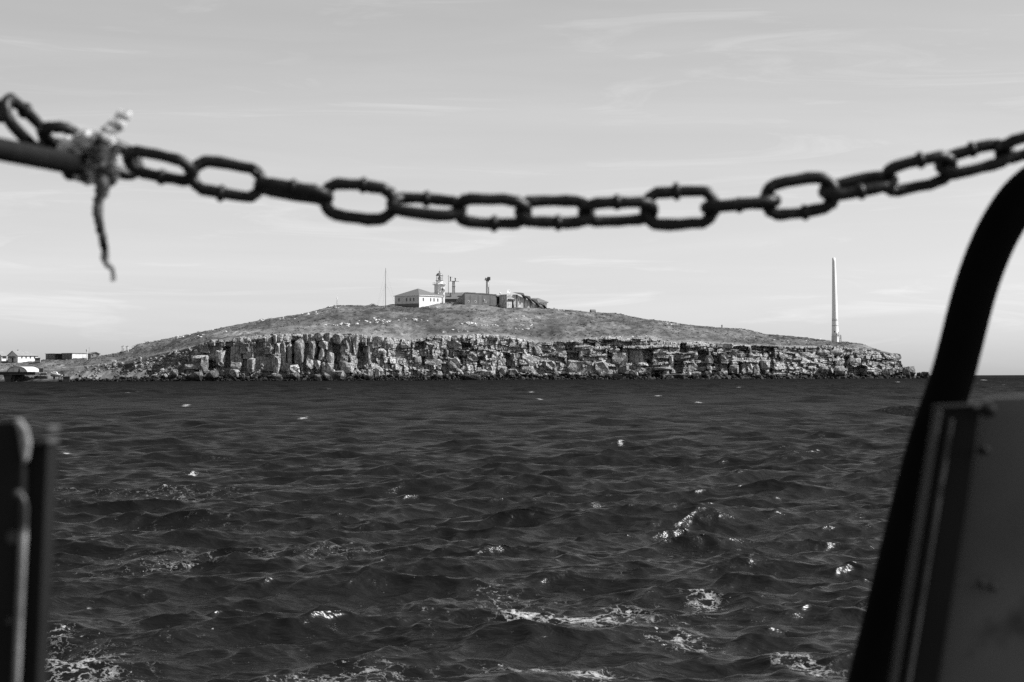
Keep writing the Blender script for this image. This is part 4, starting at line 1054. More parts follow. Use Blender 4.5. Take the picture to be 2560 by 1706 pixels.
MB().box(.1, w * 2.1, -.9, .9, h + .2, h + 1.9).build('radar_housing', M['darksteel'], o)
MB().box(-w * 2, -.1, -.6, .6, h + .2, h + 1.3).build('antenna_box', M['steel'], o)
MB().box(-w * 3.2, -w * 2, -.06, .06, h + .1, h + .25).build('crossarm', M['darksteel'], o)
MB().box(-w * 1.6, -w * .4, -.3, .3, h + 1.31, h + 1.7).build('radar_bar', M['white'], o)
MB().box(.2, w * 1.9, -.3, .3, h + 1.92, h + 2.2).build('radar_bar', M['white'], o)

def dish():
    Y = YC - 6; c = base_pt(1272, 736, Y); s = K * Y / YC
    o = empty('satellite_dish', c, R(35), 'white round satellite dish on the roof of the ruin', 'dish')
    MB().bar((0, .5, -2.0), (0, .5, 1.6), .12).build('mount', M['steel'], o)
    n = 20; r = 1.15; vs = []; fs = []
    for k in range(6):
        for q in range(n):
            a = 2 * math.pi * q / n; rr_ = r * k / 5; vs.append((rr_ * math.cos(a), .4 - .35 * (k / 5) ** 2 - 0.0, 1.6 + rr_ * math.sin(a)))
    for k in range(5):
        for q in range(n): fs.append((k * n + q, k * n + (q + 1) % n, (k + 1) * n + (q + 1) % n, (k + 1) * n + q))
    ob = MB().add(vs, fs).build('reflector', M['white'], o, True)
    sm = ob.modifiers.new('thick', 'SOLIDIFY'); sm.thickness = .06
    MB().bar((0, .1, 1.0), (0, -.9, 1.6), .04).build('feed_arm', M['steel'], o)
dish()

def mast(px, py0, py1, Y, r, label, guys=True, name='mast'):
    c = base_pt(px, py0, Y); s = K * Y / YC; h = (py0 - py1) * s
    o = empty(name, c, 0, label, 'mast')
    MB().tube([(0, 0, -1), (0, 0, h * .5), (.1, 0, h)], [r, r * .85, r * .6], 8).build('pole', M['darksteel'], o)
    if guys:
        for a in (20, 140, 260):
            for f in (.95, .6): MB().bar((0, 0, h * f), (math.cos(R(a)) * h * .33, math.sin(R(a)) * h * .33, -1.5), .022).build('guy_wire', M['steel'], o)
    MB().lathe([(r * 1.6, h * .5), (r * 1.6, h * .5 + .15)], 8).build('collar', M['darksteel'], o)
    return o
mast(964, 767, 668, YC - 16, .17, 'tall thin guyed mast left of the white house')
mast(1121, 732, 687, YC + 2, .16, 'plain grey pole right of the lighthouse lantern', False, 'pole')

def beacon():
    c = ground_at(844, 1.0); o = empty('tripod_beacon', c, 0, 'small pale tripod beacon on the stony knoll left of the mast', 'beacon')
    h = 4.6
    for a in (30, 150, 270): MB().bar((math.cos(R(a)) * .7, math.sin(R(a)) * .7, -.3), (.0, 0, h * .8), .1).build('leg', M['white'], o)
    MB().lathe([(.25, h * .78), (.3, h * .92), (.1, h), (.04, h * 1.35)], 8).build('lantern', M['white'], o)
beacon()

def bunker():
    c = ground_at(1482, 1.0); o = empty('round_tank', c, R(20), 'dark round-topped tank lying on the skyline right of the buildings', 'tank')
    n = 14; prof = [(math.cos(math.pi * k / n) * 1.2, math.sin(math.pi * k / n) * 1.25 + .3) for k in range(n + 1)]
    pts = [(-1.6, -x, z) for x, z in prof] + [(-1.6, 1.2, -.6), (-1.6, -1.2, -.6)]
    MB().prism(pts, (3.0, 0, 0)).build('shell', M['plinth'], o)
    MB().prism([(1.41, p[1] * .92, p[2] * .92 + .05) for p in pts], (.06, 0, 0)).build('end_cap', M['concrete'], o)
bunker()
def small_post():
    c = ground_at(1806, 1.0); o = empty('marker_post', c, 0, 'lone dark marker post on the right-hand skyline', 'post')
    MB().box(-.28, .28, -.28, .28, -.4, 1.3).build('shaft', M['darksteel'], o, bevel=.04); MB().box(-.36, .36, -.36, .36, 1.3, 1.6).build('cap', M['darksteel'], o)
small_post()

# the tall white column
def column():
    Y = float(front_Y(2088)) + 60; c = at(2088, 856, Y); s = Y / F_PX
    o = empty('white_column', c, 0, 'tall tapering white column standing near the right end of the island', 'column')
    h = 211 * s; lean = -.5; r0, r1 = 8.6 * s, 4.2 * s
    MB().lathe([(9.6 * s, -1.5), (9.2 * s, 14 * s), (9.7 * s, 14 * s), (9.7 * s, 14.8 * s)], 8, rot=R(22.5)).build('pedestal', M['offwhite'], o)
    b = MB(); vs = []; n = 20; nz = 24
    prof = [(r0 + (r1 - r0) * (f ** .9), 14.9 * s + (h - 14.9 * s) * f) for f in np.linspace(0, 1, nz)]
    for r_, z in prof:
        for k in range(n): a = 2 * math.pi * k / n; vs.append((r_ * math.cos(a) + lean * (z / h) ** 1.2, r_ * math.sin(a), z))
    fs = [(i * n + k, i * n + (k + 1) % n, (i + 1) * n + (k + 1) % n, (i + 1) * n + k) for i in range(nz - 1) for k in range(n)] + [tuple(range(n))[::-1], tuple(range((nz - 1) * n, nz * n))]
    b.add(vs, fs); b.build('shaft', M['column'], o, True)
    for py in (799, 802.5, 815):
        z = (856 - py) * s; f = (z - 14.9 * s) / (h - 14.9 * s); r_ = r0 + (r1 - r0) * f ** .9
        MB().lathe([(r_ + .05, z), (r_ + .05, z + .22)], 20, (lean * (z / h) ** 1.2, 0)).build('ring_band', M['plinth'], o)
    MB().box(-.9, -.35, -9.2 * s, -8.0 * s, 24 * s, 28 * s).build('window', M['pane'], o)
    MB().box(3.0 * s, 4.0 * s, -9.4 * s, -8.2 * s, 16 * s, 24 * s).build('wall_box', M['plinth'], o)
    MB().box(7.2 * s, 8.6 * s, -1.0, 1.0, 17 * s, 26 * s).build('side_cabinet', M['offwhite'], o)
    x0, x1 = 10 * s, 15 * s
    b = MB()
    for x in (x0, x1):
        for y in (-.7, .7): b.bar((x, y, -1), (x - 1.0 * s, y, 18 * s), .12)
    for z in (4, 9, 14, 18):
        for y in (-.7, .7): b.bar((x0 - .2, y, z * s), (x1 - .2, y, z * s), .08)
        b.bar((x0, -.7, z * s), (x0, .7, z * s), .08)
    b.bar((x0, -.7, 0), (x1 - 1.0 * s, -.7, 18 * s), .08)
    b.build('stair_frame', M['steel'], o)
M['column'] = mat('white_column_paint', 0.85, 0.7, 0.05, 0.4, stretch=(1, 1, .2))
column()

# ------------------------------------------------------------------ the low ground at the left
YL = 1118.0
KL = YL / F_PX
V7 = lambda x, y: (0.14025 * x, 840 + 0.14025 * y)
def gable_house(px_corner, py_base, gw, lw, a, H, rh, label, porch=True, hip=True, Y=YL):
    c = at(px_corner, py_base, Y); W = gw * KL / math.cos(a); L = lw * KL / math.sin(a)
    # local x: right-hand wall (right and away); local y: gable end (left and away)
    o = empty('cottage', c, R(90) - a, label, 'house')
    MB().box(0, L, 0, W, -2, H).build('wall', M['white'], o)
    MB().prism([(-.01, 0, H), (-.01, W, H), (-.01, W / 2, H + rh - .25)], (.4, 0, 0)).build('gable_wall', M['offwhite'], o)
    MB().box(-.02, .05, .02, W - .02, -2, H).build('gable_cladding', M['offwhite'], o)
    x1 = L * .62 if hip else L + .4; e = .45
    b = MB(); t = .18
    v = [(-e, -e, H), (L + e, -e, H), (L + e, W + e, H), (-e, W + e, H), (-e, W / 2, H + rh), (x1, W / 2, H + rh)]
    v2 = [(x, y, z - t) for x, y, z in v]
    b.add(v + v2, [(0, 1, 5, 4), (2, 3, 4, 5), (1, 2, 5), (7, 6, 10, 11), (9, 8, 11, 10), (8, 7, 11), (0, 6, 7, 1), (1, 7, 8, 2), (2, 8, 9, 3), (0, 4, 10, 6), (4, 3, 9, 10)])
    r = b.build('roof', M['roof2'], o)
    MB().box(L * .30, L * .30 + .6, W * .62, W * .62 + .6, H + rh * .5, H + rh + .5).build('chimney', M['plinth'], r)
    for f in (.17, .38, .59, .80): window(o, L * f, H * .42, .75, 1.25, 'front', m_frame=M['plinth'], mull=False)
    if porch:
        n = 10; q = [(-1.5, W * .5 + math.cos(math.pi * k / n) * W * .28, H * .55 + math.sin(math.pi * k / n) * 1.0) for k in range(n + 1)]
        MB().prism(q, (1.47, 0, 0)).build('porch_roof', M['plinth'], o)
        for y in (W * .24, W * .76): MB().box(-1.45, -1.25, y - .1, y + .1, -2, H * .56).build('porch_post', M['plinth'], o)
        MB().box(-.12, -.03, W * .42, W * .58, -2, H * .6).build('door', M['void'], o)
    return o
gable_house(44.6, 901.5, 34, 41, R(46), 2.7, 2.9, 'white cottage with grey gable and arched porch, far left')
gable_house(4.0, 901.5, 30, 9, R(46), 2.6, 2.8, 'white cottage cut by the left edge of the photo', porch=False, hip=False, Y=YL + 14)

def barrack():
    x0, _ = V7(1285, 400); c = at(180.3, 897.5, YL); a = R(38)
    o = empty('barrack', c, R(90) - a, 'long flat-roofed barrack, dark windowed side left, pale end right', 'building')
    L = 36 * KL / math.sin(a); W = 81 * KL / math.cos(a); H = 13.2 * KL + .1
    MB().box(0, L, 0, W * .37, -2, H).build('wall', M['offwhite'], o)
    MB().box(-.03, .04, 0.03, W * .37, -2, H - .1).build('side_cladding', M['brick'], o)
    MB().box(1.5, L * .8, W * .37, W * .64, -2, H - .25).build('link_wall', M['brick'], o)
    MB().box(-.02, L * .8, W * .64, W, -2, H - .15).build('far_wall', M['brick'], o)
    MB().box(-.4, L + .3, -.3, W * .37 + .2, H, H + .22).build('roof', M['plinth'], o)
    MB().box(-.3, L * .82, W * .37 + .25, W * .64 - .05, H - .2, H - .02).build('roof', M['plinth'], o)
    MB().box(-.4, L * .82, W * .64, W + .3, H - .1, H + .10).build('roof', M['plinth'], o)
    for f in (.06, .18, .30, .70, .80, .92): window(o, W * f, H * .30, 1.25, 1.5, 'left', y=-.03, mull=False)
    for f in (.42, .47, .52, .57): MB().box(1.3, 1.48, W * f, W * f + .8, -2, H * .8).build('doorway', M['void'], o)
    for f, w, z in ((.22, 2.6, .5), (.86, 1.2, .6)): MB().box(L * f, L * f + w, -.06, .02, z, z + 1.2).build('whitewash_patch', M['white'], o)
M['brick'] = mat('dark_brick_render', 0.13, 0.9, 0.3, 0.7)
barrack()

def hut():
    c = at(227, 895, YL + 2); o = empty('gabled_hut', c, R(34), 'small grey hut with a shallow gable roof right of the barrack', 'hut')
    W = 23 * KL; D = 4.5; H = 9.5 * KL; rh = 4.4 * KL
    MB().box(0, W, 0, D, -2, H).build('wall', M['greywall'], o)
    MB().prism([(0, -.02, H), (W, -.02, H), (W * .55, -.02, H + rh)], (0, D + .02, 0)).build('gable_wall', M['greywall'], o)
    b = MB(); t = .22
    for xa, xb in ((-.5, W * .55), (W + .5, W * .55)):
        b.prism([(xa, -.5, H - .1), (xb, -.5, H + rh + .02), (xb, -.5, H + rh + .02 + t), (xa, -.5, H - .1 + t)] if xa < xb else [(xb, -.5, H + rh + .02), (xa, -.5, H - .1), (xa, -.5, H - .1 + t), (xb, -.5, H + rh + .02 + t)], (0, D + 1, 0))
    b.build('roof', M['plinth'], o)
    window(o, W * .14, H * .45, .8, .9, 'front', m_frame=M['plinth'], mull=False); MB().box(W * .66, W * .82, -.05, .02, -1, H * .75).build('door', M['wood'], o)
    MB().box(-.6, W * .45, -1.3, -.05, -2, .2).build('step', M['plinth'], o)
hut()

def kiosk():
    c = at(95, 902, YL - 8); o = empty('dark_kiosk', c, R(18), 'little dark kiosk with a pale leaning end, between cottage and barrack', 'kiosk')
    W = 14 * KL; H = 6.4 * KL
    MB().box(-W / 2, W * .38, 0, 2, -1, H).build('body', M['darkwall'], o); MB().box(-W / 2 - .1, W * .45, -.25, 2.2, H, H + .16).build('roof', M['frame'], o)
    MB().prism([(W * .38, -.05, -1), (W * .44, -.05, -1), (W * .56, -.05, H), (W * .40, -.05, H)], (0, 2, 0)).build('end_panel', M['white'], o)
    MB().box(-W * .3, W * .2, -.05, .02, H * .35, H * .8).build('hatch', M['void'], o)
kiosk()

def signpost():
    c = at(217.5, 898, YL - 12); o = empty('funnel_post', c, 0, 'white post with a funnel-shaped head in front of the barrack end', 'post')
    h = 23.5 * KL
    MB().tube([(0, 0, -1), (0, 0, h * .72)], [.22, .18], 8).build('shaft', M['white'], o)
    MB().lathe([(.2, h * .7), (.62, h * .98), (.62, h)], 10).build('funnel_head', M['offwhite'], o)
signpost()
mast(222.5, 898, 868, YL + 6, .07, 'thin pole beside the funnel-headed post', False, 'pole')
tops = ['leftmost of the four white posts left of the hill', 'second of the four white posts from the left, brightest', 'third of the four white posts from the left', 'rightmost of the four white posts left of the hill']
for px, lab, hh in ((305.3, tops[0], 16), (308.8, tops[1], 17.5), (316.5, tops[2], 16), (320.3, tops[3], 17)):
    c = at(px, 882, 1112.0); o = empty('white_post', c, 0, lab, 'post', 'white posts on the slope')
    MB().tube([(0, 0, -1.5), (0, 0, hh * KL * .9)], .2, 8).build('shaft', M['white'], o); MB().box(-.42, .3, -.3, .3, hh * KL * .9, hh * KL).build('cap', M['offwhite'], o)
c = at(309, 883, 1111.0); o = empty('stone_base', c, R(10), 'dark masonry base under the four white posts', 'plinth')
MB().box(-2.2, 3.2, -.8, .6, -2, .55).build('block', M['darkwall'], o, bevel=.06); MB().box(-2.0, -.6, -.9, .5, .56, .8).build('capstone', M['greywall'], o, bevel=.04)

def hangar():
    Y = 1068.0; s = Y / F_PX
    c = at(42, 931, Y); o = empty('arched_hangar', c, R(-38), 'pale arched hangar roof behind the pier at the far left', 'hangar')
    # axis runs left and away
    W = 13.0; Hh = 18 * s
    n = 16; prof = []
    for k in range(n + 1):
        a = math.pi * k / n; prof.append((math.cos(a) * W * .5, max(math.sin(a), 0) ** .8 * Hh))
    b = MB(); b.prism([(x * 1.3, 0, z - .8) for x, z in prof], (0, 9, 0)); b.build('vault', M['hangar'], o, False)
    b = MB(); b.prism([(x * 1.33, -.12, z * 1.02 - .8) for x, z in prof] + [(x * 1.24, -.12, z * .95 - .8) for x, z in prof[::-1]], (0, .4, 0)); b.build('arch_rib', M['plinth'], o)
    MB().box(-2.0, 2.0, -.2, .05, -1, Hh * .5).build('door', M['offwhite'], o)
M['hangar'] = mat('pale_hangar_sheet', 0.5, 0.8, 0.15, 0.5)
hangar()

def pier():
    Y = 1020.0; s = Y / F_PX
    c = at(0, 951, Y); o = empty('pier', c, 0, 'dark flat pier deck on trapezoid supports at the far left', 'pier')
    X = lambda px: (px) * s; Z = lambda py: (951 - py) * s
    MB().box(X(-160), X(88), 0, 9, Z(938), Z(931)).build('deck', M['darkconc'], o)
    MB().box(X(-160), X(88.5), -.15, -.01, Z(934), Z(930.4)).build('fender_rail', M['void'], o)
    for x0, x1, x2, x3 in ((8, 28, 24, 13), (-70, -50, -54, -65), (-150, -130, -134, -145)):
        MB().prism([(X(x0), .3, Z(938)), (X(x1), .3, Z(938)), (X(x2), .3, Z(958)), (X(x3), .3, Z(958))], (0, 8, 0)).build('support', M['darkconc'], o)
    for px, py in ((30, 903), ): MB().bar((X(px), 2, Z(931)), (X(px), 2, Z(py)), .06).build('lamp_pole', M['darksteel'], o)
    MB().prism([(X(41), 3, Z(931)), (X(47), 3, Z(931)), (X(46), 3, Z(924)), (X(44), 3, Z(919))], (0, 1, 0)).build('bollard', M['darksteel'], o)
M['darkconc'] = mat('dark_wet_concrete', 0.05, 0.8, 0.4, 0.6)
pier()

def boat():
    Y = 1030.0; s = Y / F_PX
    c = at(141, 945, Y); o = empty('beached_boat', c, R(-12), 'pale boat hull hauled out on the shore right of the pier', 'boat')
    L = 31 * s; secs = []
    for i, f in enumerate(np.linspace(0, 1, 9)):
        x = (f - .5) * L; wid = 1.15 * (1 - (2 * abs(f - .45)) ** 2.4 * .95); zk = .5 + .35 * (2 * abs(f - .5)) ** 2; zt = 1.9 + (1 - f) ** 2 * 1.1
        secs.append([(x, -wid, zt), (x, -wid * .9, zt * .55 + zk * .45), (x, -wid * .3, zk), (x, wid * .3, zk), (x, wid * .9, zt * .55 + zk * .45), (x, wid, zt)])
    vs = [p for q in secs for p in q]; fs = [(i * 6 + k, i * 6 + (k + 1) % 6, (i + 1) * 6 + (k + 1) % 6, (i + 1) * 6 + k) for i in range(8) for k in range(6)] + [tuple(range(6))[::-1], tuple(range(48, 54))]
    MB().add(vs, fs).build('hull', M['offwhite'], o, True)
    MB().prism([(-L * .30, -.5, 2.1), (L * .12, -.5, 2.0), (L * .02, -.5, 3.1), (-L * .26, -.5, 3.3)], (0, 1.0, 0)).build('cabin', M['white'], o)
    for x in (-L * .22, L * .25): MB().box(x, x + .4, -.9, .9, -.8, .75).build('cradle', M['wood'], o)
boat()
c = at(166, 950, 1026.0); o = empty('dark_crate', c, R(6), 'dark square crate at the water right of the beached boat', 'crate')
MB().box(-1.7, 1.7, 0, 2, -1, 1.6).build('body', M['darkconc'], o, bevel=.08); MB().box(-1.8, 1.8, -.1, 2.1, 1.61, 1.75).build('lid', M['wood'], o)
c = at(100, 943, 1029.0); o = empty('landing_slab', c, R(4), 'stacked pale and dark landing slabs between pier and boat', 'slipway')
for i, (x0, x1, z0, z1, m) in enumerate(((-3, 3.4, -1, .5, 'darkconc'), (-2.2, 2.9, .52, .9, 'concrete'), (-1.2, 3.2, .92, 2.0, 'wood'), (.2, 3.0, 2.02, 2.3, 'concrete'), (-.9, 1.4, 2.32, 4.6, 'wood'))): MB().box(x0, x1, i * .5, 4, z0, z1).build('slab', M[m], o, bevel=.08)

# ------------------------------------------------------------------ the boat we stand on: chain, rope, rail, bulwarks
DC = 2.0                            # distance of the chain
PX = DC / F_PX                      # metres per photograph pixel there
M['chain'] = mat('black_painted_chain', 0.0045, 0.45, 0.6, 60.0, 0.0010, 160.0, spec=0.32)
M['tube'] = mat('tube_shade_black', 0.003, 0.85, 0.2, 20.0, spec=0.04)  # black taken near zero: deep shade put into the tube's colour
M['rope'] = mat('frayed_rope', 0.55, 0.95, 0.35, 60.0, 0.0015, 160.0, spec=0.05, dark=0.2, dscale=30.0, dthr=0.62)
M['rope_dark'] = mat('rope_shade_tone', 0.12, 0.95, 0.6, 40.0, 0.0015, 120.0, spec=0.05, dark=0.02, dscale=22.0, dthr=0.52)  # darkened copy of the rope: shade of the backlit tail put into its colour
M['rail'] = mat('dark_worn_rail', 0.005, 0.6, 0.5, 30.0, spec=0.12)
M['gate'] = mat('dark_bulwark_paint', 0.08, 0.7, 0.35, 6.0, spec=0.15, dark=0.03, dscale=14.0, dthr=0.62)
M['gate_frame'] = mat('near_black_frame', 0.010, 0.7, 0.3, 8.0, spec=0.12)
M['edge'] = mat('worn_bare_edge', 0.05, 0.7, 0.4, 30.0, spec=0.2)
M['chip'] = mat('chipped_pale_paint', 0.22, 0.8, 0.4, 40.0, 0.002, 90.0, spec=0.1, dark=0.04, dscale=38.0, dthr=0.58)
M['black'] = mat('black_steel_plate', 0.008, 0.7, 0.5, 10.0, spec=0.15)

dsp = 2560.0 / 2353.0
links = [  # centre in the 2353-wide view, roll about the chain's own line, yaw, length factor
    (-60, 226, 110, 0, 1), (58, 287, 16, 54, 1), (148, 322, 95, 50, 1), (232, 350, 30, 45, 1), (367, 382, 128, 0, 1), (522, 412, 200, 0, 1), (675, 440, 280, 0, 1), (825, 463, 360, 0, 1), (980, 475, 58, 0, 1), (1130, 486, 133, 0, 1), (1275, 487, 224, 0, 1),
    (1420, 487, 300, 0, 1), (1562, 478, 358, 0, 1), (1702, 470, 88, 0, 1), (1838, 452, 182, 0, 1), (1972, 428, 246, 0, 1), (2110, 400, 318, 0, 1), (2240, 366, 50, 0, 1), (2375, 330, 118, 0, 1), (2505, 290, 200, 0, 1)]
ch = empty('chain', at(1280, 530, DC), 0, 'dark steel safety chain sagging across the open stern', 'chain')
WIRE = 15.2 * PX; HALF_L = 80 * dsp * PX; HALF_W = 38 * dsp * PX
def link_mesh(seed):
    r_ = random.Random(seed)
    n = 40; pts = []; rad = []
    s_ = HALF_L - HALF_W
    for k in range(n):
        a = 2 * math.pi * k / n; c_, sn = math.cos(a), math.sin(a)
        x = (s_ if c_ > 0 else -s_) * min(1, abs(c_) * 3) + HALF_W * c_
        pts.append((x, r_.gauss(0, .0004), HALF_W * sn * (1.0 - .06 * abs(c_)) + r_.gauss(0, .0004))); rad.append(WIRE * r_.uniform(.92, 1.08))
    b = MB(); b.tube(pts, rad, 10, closed=True, up=(0, 1, 0))
    b.lathe([(WIRE * .9, -WIRE * .55), (WIRE * 1.28, -WIRE * .4), (WIRE * 1.38, WIRE * .1), (WIRE * 1.2, WIRE * .5), (WIRE * .9, WIRE * .6)], 10)
    r_off = r_.uniform(-.12, .2); r_b = r_.uniform(.9, 1.15)
    k0 = len(b.v) - 50                       # turn the weld bead onto the upper bar
    for i in range(k0, len(b.v)):
        x, y, z = b.v[i]; b.v[i] = (z + HALF_L * r_off, y, x * r_b + HALF_W)
    return b.mesh('chain_link', True)
LM = [link_mesh(i) for i in range(7)]
for me in LM: me.materials.append(M['chain'])
cen = [at(x * dsp, y * dsp, DC) for x, y, *_ in links]
cen[2].y += .02; cen[3].y += .03
for i, (x, y, roll, yaw, lf) in enumerate(links):
    a, b = cen[max(i - 1, 0)], cen[min(i + 1, len(cen) - 1)]
    t = (b - a).normalized()
    ex = (Matrix.Rotation(R(yaw), 3, 'Z') @ t).normalized()
    ez = (Vector((0, 0, 1)) - ex * ex.z).normalized(); ey = ez.cross(ex)
    ez2 = ez * math.cos(R(roll)) + ey * math.sin(R(roll)); ey2 = ez2.cross(ex)
    o = bpy.data.objects.new('chain_link', LM[i % 7]); C.objects.link(o); o.parent = ch
    Mx = Matrix(((ex.x, ey2.x, ez2.x, cen[i].x), (ex.y, ey2.y, ez2.y, cen[i].y), (ex.z, ey2.z, ez2.z, cen[i].z), (0, 0, 0, 1)))
    o.matrix_local = Matrix.Translation(-ch.location) @ Mx

# the handrail stub at the left
def railstub():
    a, b = at(-260, 323, 1.55), at(235, 420, 2.02)
    o = empty('handrail', a, 0, 'dark pipe handrail entering from the left, its end bound with rope', 'handrail')
    MB().tube([a - a, (b - a) * .5, b - a], [.0103, .0105, .0108], 18).build('pipe', M['rail'], o, True)
    d = (b - a).normalized()
    MB().tube([b - a - d * .006, b - a + d * .012], [.0118, .0118], 18).build('end_collar', M['rail'], o, True)
railstub()

def rope():
    k0 = at(215 * dsp, 355 * dsp, DC - .005)
    o = empty('rope_lashing', k0, 0, 'frayed pale rope lashing chain to handrail, one end hanging', 'rope')
    q = lambda x, y, d=0.0: at(x * dsp, y * dsp, DC + d) - k0
    rr_ = random.Random(5)
    def strand(pts, r0, r1, name, n=40, wob=.0016, twist=True):
        P = [Vector(p) for p in pts]; out = []; rad = []
        for i in range(n):
            u = i / (n - 1) * (len(P) - 1); k = min(int(u), len(P) - 2); f = u - k
            p0, p1, p2, p3 = P[max(k - 1, 0)], P[k], P[k + 1], P[min(k + 2, len(P) - 1)]
            p = .5 * ((2 * p1) + (p2 - p0) * f + (2 * p0 - 5 * p1 + 4 * p2 - p3) * f * f + (3 * p1 - p0 - 3 * p2 + p3) * f ** 3)
            p = p + Vector((rr_.gauss(0, wob), rr_.gauss(0, wob), rr_.gauss(0, wob)))
            out.append(p); rad.append((r0 + (r1 - r0) * i / (n - 1)) * (1 + .07 * math.sin(i * 1.9) + rr_.uniform(-.12, .12)))
        MB().tube(out, rad, 9).build(name, M['rope'] if name == 'loose_end' or (name == 'rope_turn' and rr_.random() < .7) else M['rope_dark'], o, True)
    # turns around rail and chain
    for i, (x, w, h) in enumerate(((160, 24, 40), (178, 26, 45), (196, 26, 50), (216, 24, 52), (238, 22, 56), (206, 34, 40), (186, 40, 36))):
        pts = []
        for k in range(13):
            a = 2 * math.pi * k / 12
            pts.append(q(x + 10 * math.sin(a * .5 + i) + (a - 3) * 3, 366 - (x - 180) * .02 + math.sin(a) * h * .78, -.028 * math.cos(a)))
        strand(pts, .0075, .0075, 'rope_turn', 44, .0012)
    strand([q(205, 330, -.03), q(232, 322, -.034), (q(262, 290, -.034)), q(290, 262, -.03)], .0085, .0055, 'loose_end', 24)
    strand([q(235, 310, -.03), q(266, 292, -.026), q(284, 272, -.026), q(292, 264, -.026)], .006, .004, 'loose_end', 20)
    strand([q(150, 336, -.02), q(190, 322, -.03), q(230, 318, -.034), q(258, 300, -.03)], .008, .0075, 'rope_turn', 26)
    strand([q(232, 320, -.034), q(228, 360, -.04), q(234, 400, -.034), q(240, 425, -.03), q(232, 448, -.03)], .0088, .0065, 'knot_tail', 30)
    strand([q(262, 340, -.03), q(252, 380, -.036), (q(262, 410, -.03)), q(240, 430, -.03), q(228, 460, -.03)], .0055, .005, 'knot_tail', 30)
    strand([q(238, 430, -.03), q(227, 465, -.03), q(226, 500, -.03), q(234, 540, -.03), q(241, 575, -.03), q(243, 600, -.03), q(254, 612, -.03)], .0056, .0028, 'hanging_end', 46, .0008)
    for k in range(7):
        strand([q(250, 606, -.03), q(258 + rr_.gauss(0, 3), 622, -.03), q(263 + rr_.gauss(0, 5), 645 + rr_.gauss(0, 5), -.03)], .0009, .0004, 'fibre', 8, .0006)
    for k in range(16):
        x, y = rr_.uniform(170, 268), rr_.uniform(318, 420)
        strand([q(x, y, -.045), q(x + rr_.gauss(0, 10), y + rr_.gauss(0, 10), -.05), q(x + rr_.gauss(0, 16), y + rr_.gauss(0, 16), -.05)], .0011, .0005, 'fibre', 8, .0006)
rope()

# curved black tube at the right
def tube_rail():
    ctr = [(1930, 1830), (2000, 1568), (2056, 1340), (2110, 1120), (2143, 1000), (2184, 880), (2206, 800), (2226, 720), (2246, 650), (2272, 580), (2304, 515), (2346, 455), (2400, 412), (2470, 385), (2560, 372), (2800, 362), (3100, 366), (3300, 400), (3420, 480), (3480, 640), (3500, 900), (3500, 2400)]
    pts = [at(x * dsp, y * dsp, DC + .06) for x, y in ctr]
    o = empty('tube_rail', pts[0], 0, 'black tube post curving outwards at the top right', 'railing')
    P = []
    for i in range(len(pts) - 1):
        p0, p1, p2, p3 = pts[max(i - 1, 0)], pts[i], pts[i + 1], pts[min(i + 2, len(pts) - 1)]
        for k in range(5):
            f = k / 5; P.append(.5 * ((2 * p1) + (p2 - p0) * f + (2 * p0 - 5 * p1 + 4 * p2 - p3) * f * f + (3 * p1 - p0 - 3 * p2 + p3) * f ** 3) - pts[0])
    P.append(pts[-1] - pts[0])
    rad = [50 * dsp * PX * (1.03 + .05 * max(0, 1 - i / 30)) for i in range(len(P))]
    MB().tube(P, rad, 28).build('tube', M['tube'], o, True)
    lo = pts[0] - Vector((0, 0, 0)); 
    MB().tube([(0, 0, 0), Vector((-.25, 0, -.9))], [rad[0], rad[0]], 28).build('lower_tube', M['tube'], o, True)
tube_rail()

# right bulwark, nearer than the tube
def bulwark_right():
    D = 1.45
    v = lambda x, y, d=0.0: at(2100 + x * 460 / 895.0, 900 + y * 806 / 1568.0, D + d)
    org = v(400, 2600)
    o = empty('bulwark_plate', org, 0, 'dark steel bulwark plate filling the lower right corner', 'bulwark')
    def sheet(name, pts, th, m, d=0.0, bev=.0015):
        n = Vector((0, 1, 0)) * th
        MB().prism([v(x, y, d) - org for x, y in pts], n).build(name, M[m], o, bevel=bev)
    # leaning lines: x falls as y grows
    ln = lambda x0, y: x0 - (y - 240) * .163
    B = 2600
    sheet('panel', [(ln(700, 200), 200), (760, 178), (3300, 90), (3300, B), (ln(700, B), B)], .012, 'gate', .03)
    sheet('frame', [(ln(478, 235), 235), (ln(690, 235), 228), (ln(705, 700) , 700), (ln(700, B), B), (ln(478, B), B)], .02, 'gate_frame', .0)
    sheet('edge_strip', [(ln(480, 245), 245), (ln(500, 245), 245), (ln(497, B), B), (ln(477, B), B)], .006, 'edge', -.008)
    sheet('edge_strip', [(ln(545, 290), 290), (ln(566, 290), 290), (ln(560, B), B), (ln(540, B), B)], .006, 'edge', -.008)
    sheet('cap_rail', [(ln(474, 222), 222), (660, 214), (662, 236), (ln(474, 240), 240)], .024, 'gate_frame', -.004)
    for x, y, w in ((712, 245, 34), (690, 440, 22)):
        a = v(x, y, -.004) - org
        b = MB(); b.lathe([(w * .00005, -.004), (w * .00014, -.003), (w * .00016, .0), (w * .00014, .012), (w * .00005, .014)], 12); 
        ob = b.build('hinge_lug', M['gate_frame'], o, True); ob.location = a; ob.rotation_euler = (R(90), 0, 0)
    for x, y in ((686, 1088), (740, 1107)):
        ob = MB().lathe([(.0016, -.003), (.0026, .001), (.0026, .004)], 10).build('bolt', M['gate_frame'], o, True); ob.location = v(x, y, .026) - org; ob.rotation_euler = (R(90), 0, 0)
bulwark_right()

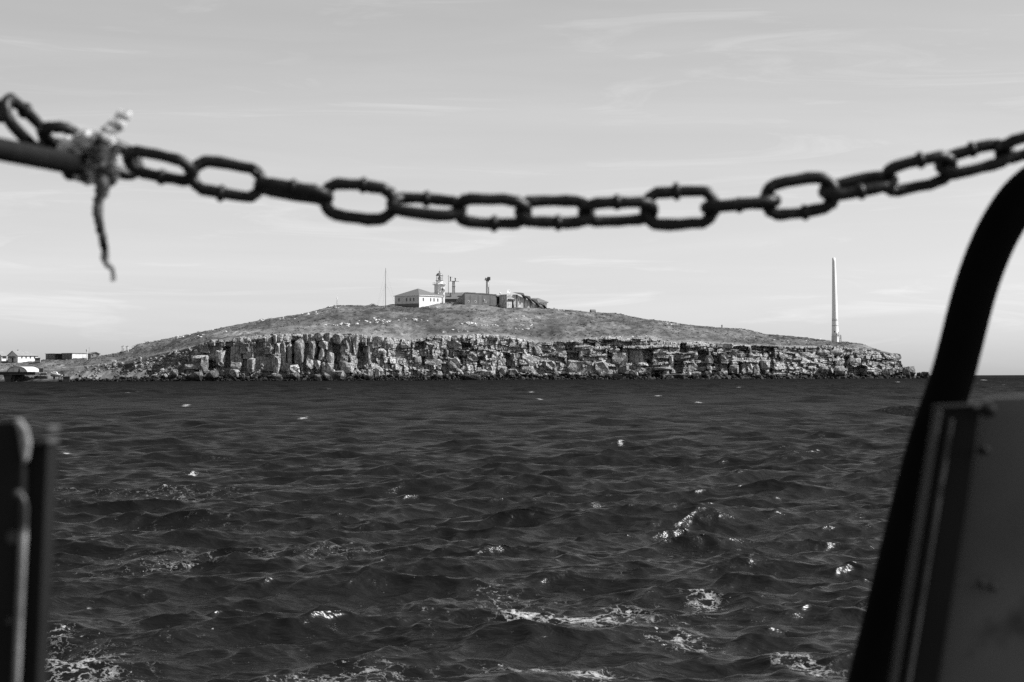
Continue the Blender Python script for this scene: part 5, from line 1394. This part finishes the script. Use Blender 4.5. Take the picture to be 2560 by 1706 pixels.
# left post
def bulwark_left():
    D = 1.3
    v = lambda x, y, d=0.0: at(x * 400 / 888.0, 1000 + y * 706 / 1568.0, D + d)
    org = v(60, 2600)
    o = empty('bulwark_post', org, 0, 'dark steel bulwark post with chipped pale edge, lower left corner', 'bulwark')
    def sheet(name, pts, th, m, d=0.0, bev=.001):
        MB().prism([v(x, y, d) - org for x, y in pts], Vector((0, 1, 0)) * th).build(name, M[m], o, bevel=bev)
    ln = lambda x0, y: x0 - (y - 250) * .042
    B = 2600
    sheet('plate', [(-260, 122), (80, 118), (120, 160), (128, 330), (ln(135, 500), 500), (ln(118, B), B), (-260, B)], .012, 'black', .0)
    sheet('channel', [(ln(150, 250), 250), (ln(268, 250), 250), (ln(262, B), B), (ln(140, B), B)], .03, 'black', .012)
    sheet('worn_edge', [(ln(128, 520), 520), (ln(150, 545), 545), (ln(165, 600), 600), (ln(152, B), B), (ln(128, B), B)], .005, 'chip', -.006, .002)
    sheet('worn_edge', [(72, 112), (108, 104), (148, 160), (165, 240), (150, 330), (128, 360), (110, 250), (100, 180)], .006, 'chip', -.006, .002)
    sheet('cap_plate', [(150, 160), (272, 146), (282, 178), (150, 188)], .03, 'edge', .004)
    sheet('cap_plate', [(138, 226), (270, 214), (276, 246), (140, 250)], .03, 'edge', .004)
    for y, w in ((520, 26), ):
        ob = MB().lathe([(.0008, -.002), (.0026, -.001), (.0026, .006)], 12).build('bolt', M['edge'], o, True); ob.location = v(106, y, -.01) - org; ob.rotation_euler = (R(90), 0, 0)
    for i in range(2):
        yy = 800 + i * 390 + random.uniform(-70, 70); xx = ln(108, yy) - random.uniform(0, 30); rr_ = random.uniform(.002, .006)
        ob = MB().lathe([(rr_ * .4, -.0016), (rr_, 0), (rr_ * .8, .003)], 7).build('paint_scab', M['edge'], o); ob.location = v(xx, yy, -.001) - org; ob.rotation_euler = (R(90), 0, 0)
bulwark_left()

# the stern deck below the frame that carries the posts and plates
def deck():
    b = MB(); b.box(-3.2, 3.2, -7.0, 2.25, .62, .74); b.box(-3.2, 3.2, 2.1, 2.25, -.6, .62)
    o = b.build('boat_deck', mat('deck_paint', .12, .8, .2, 3.0)); tag(o, kind='structure')
deck()
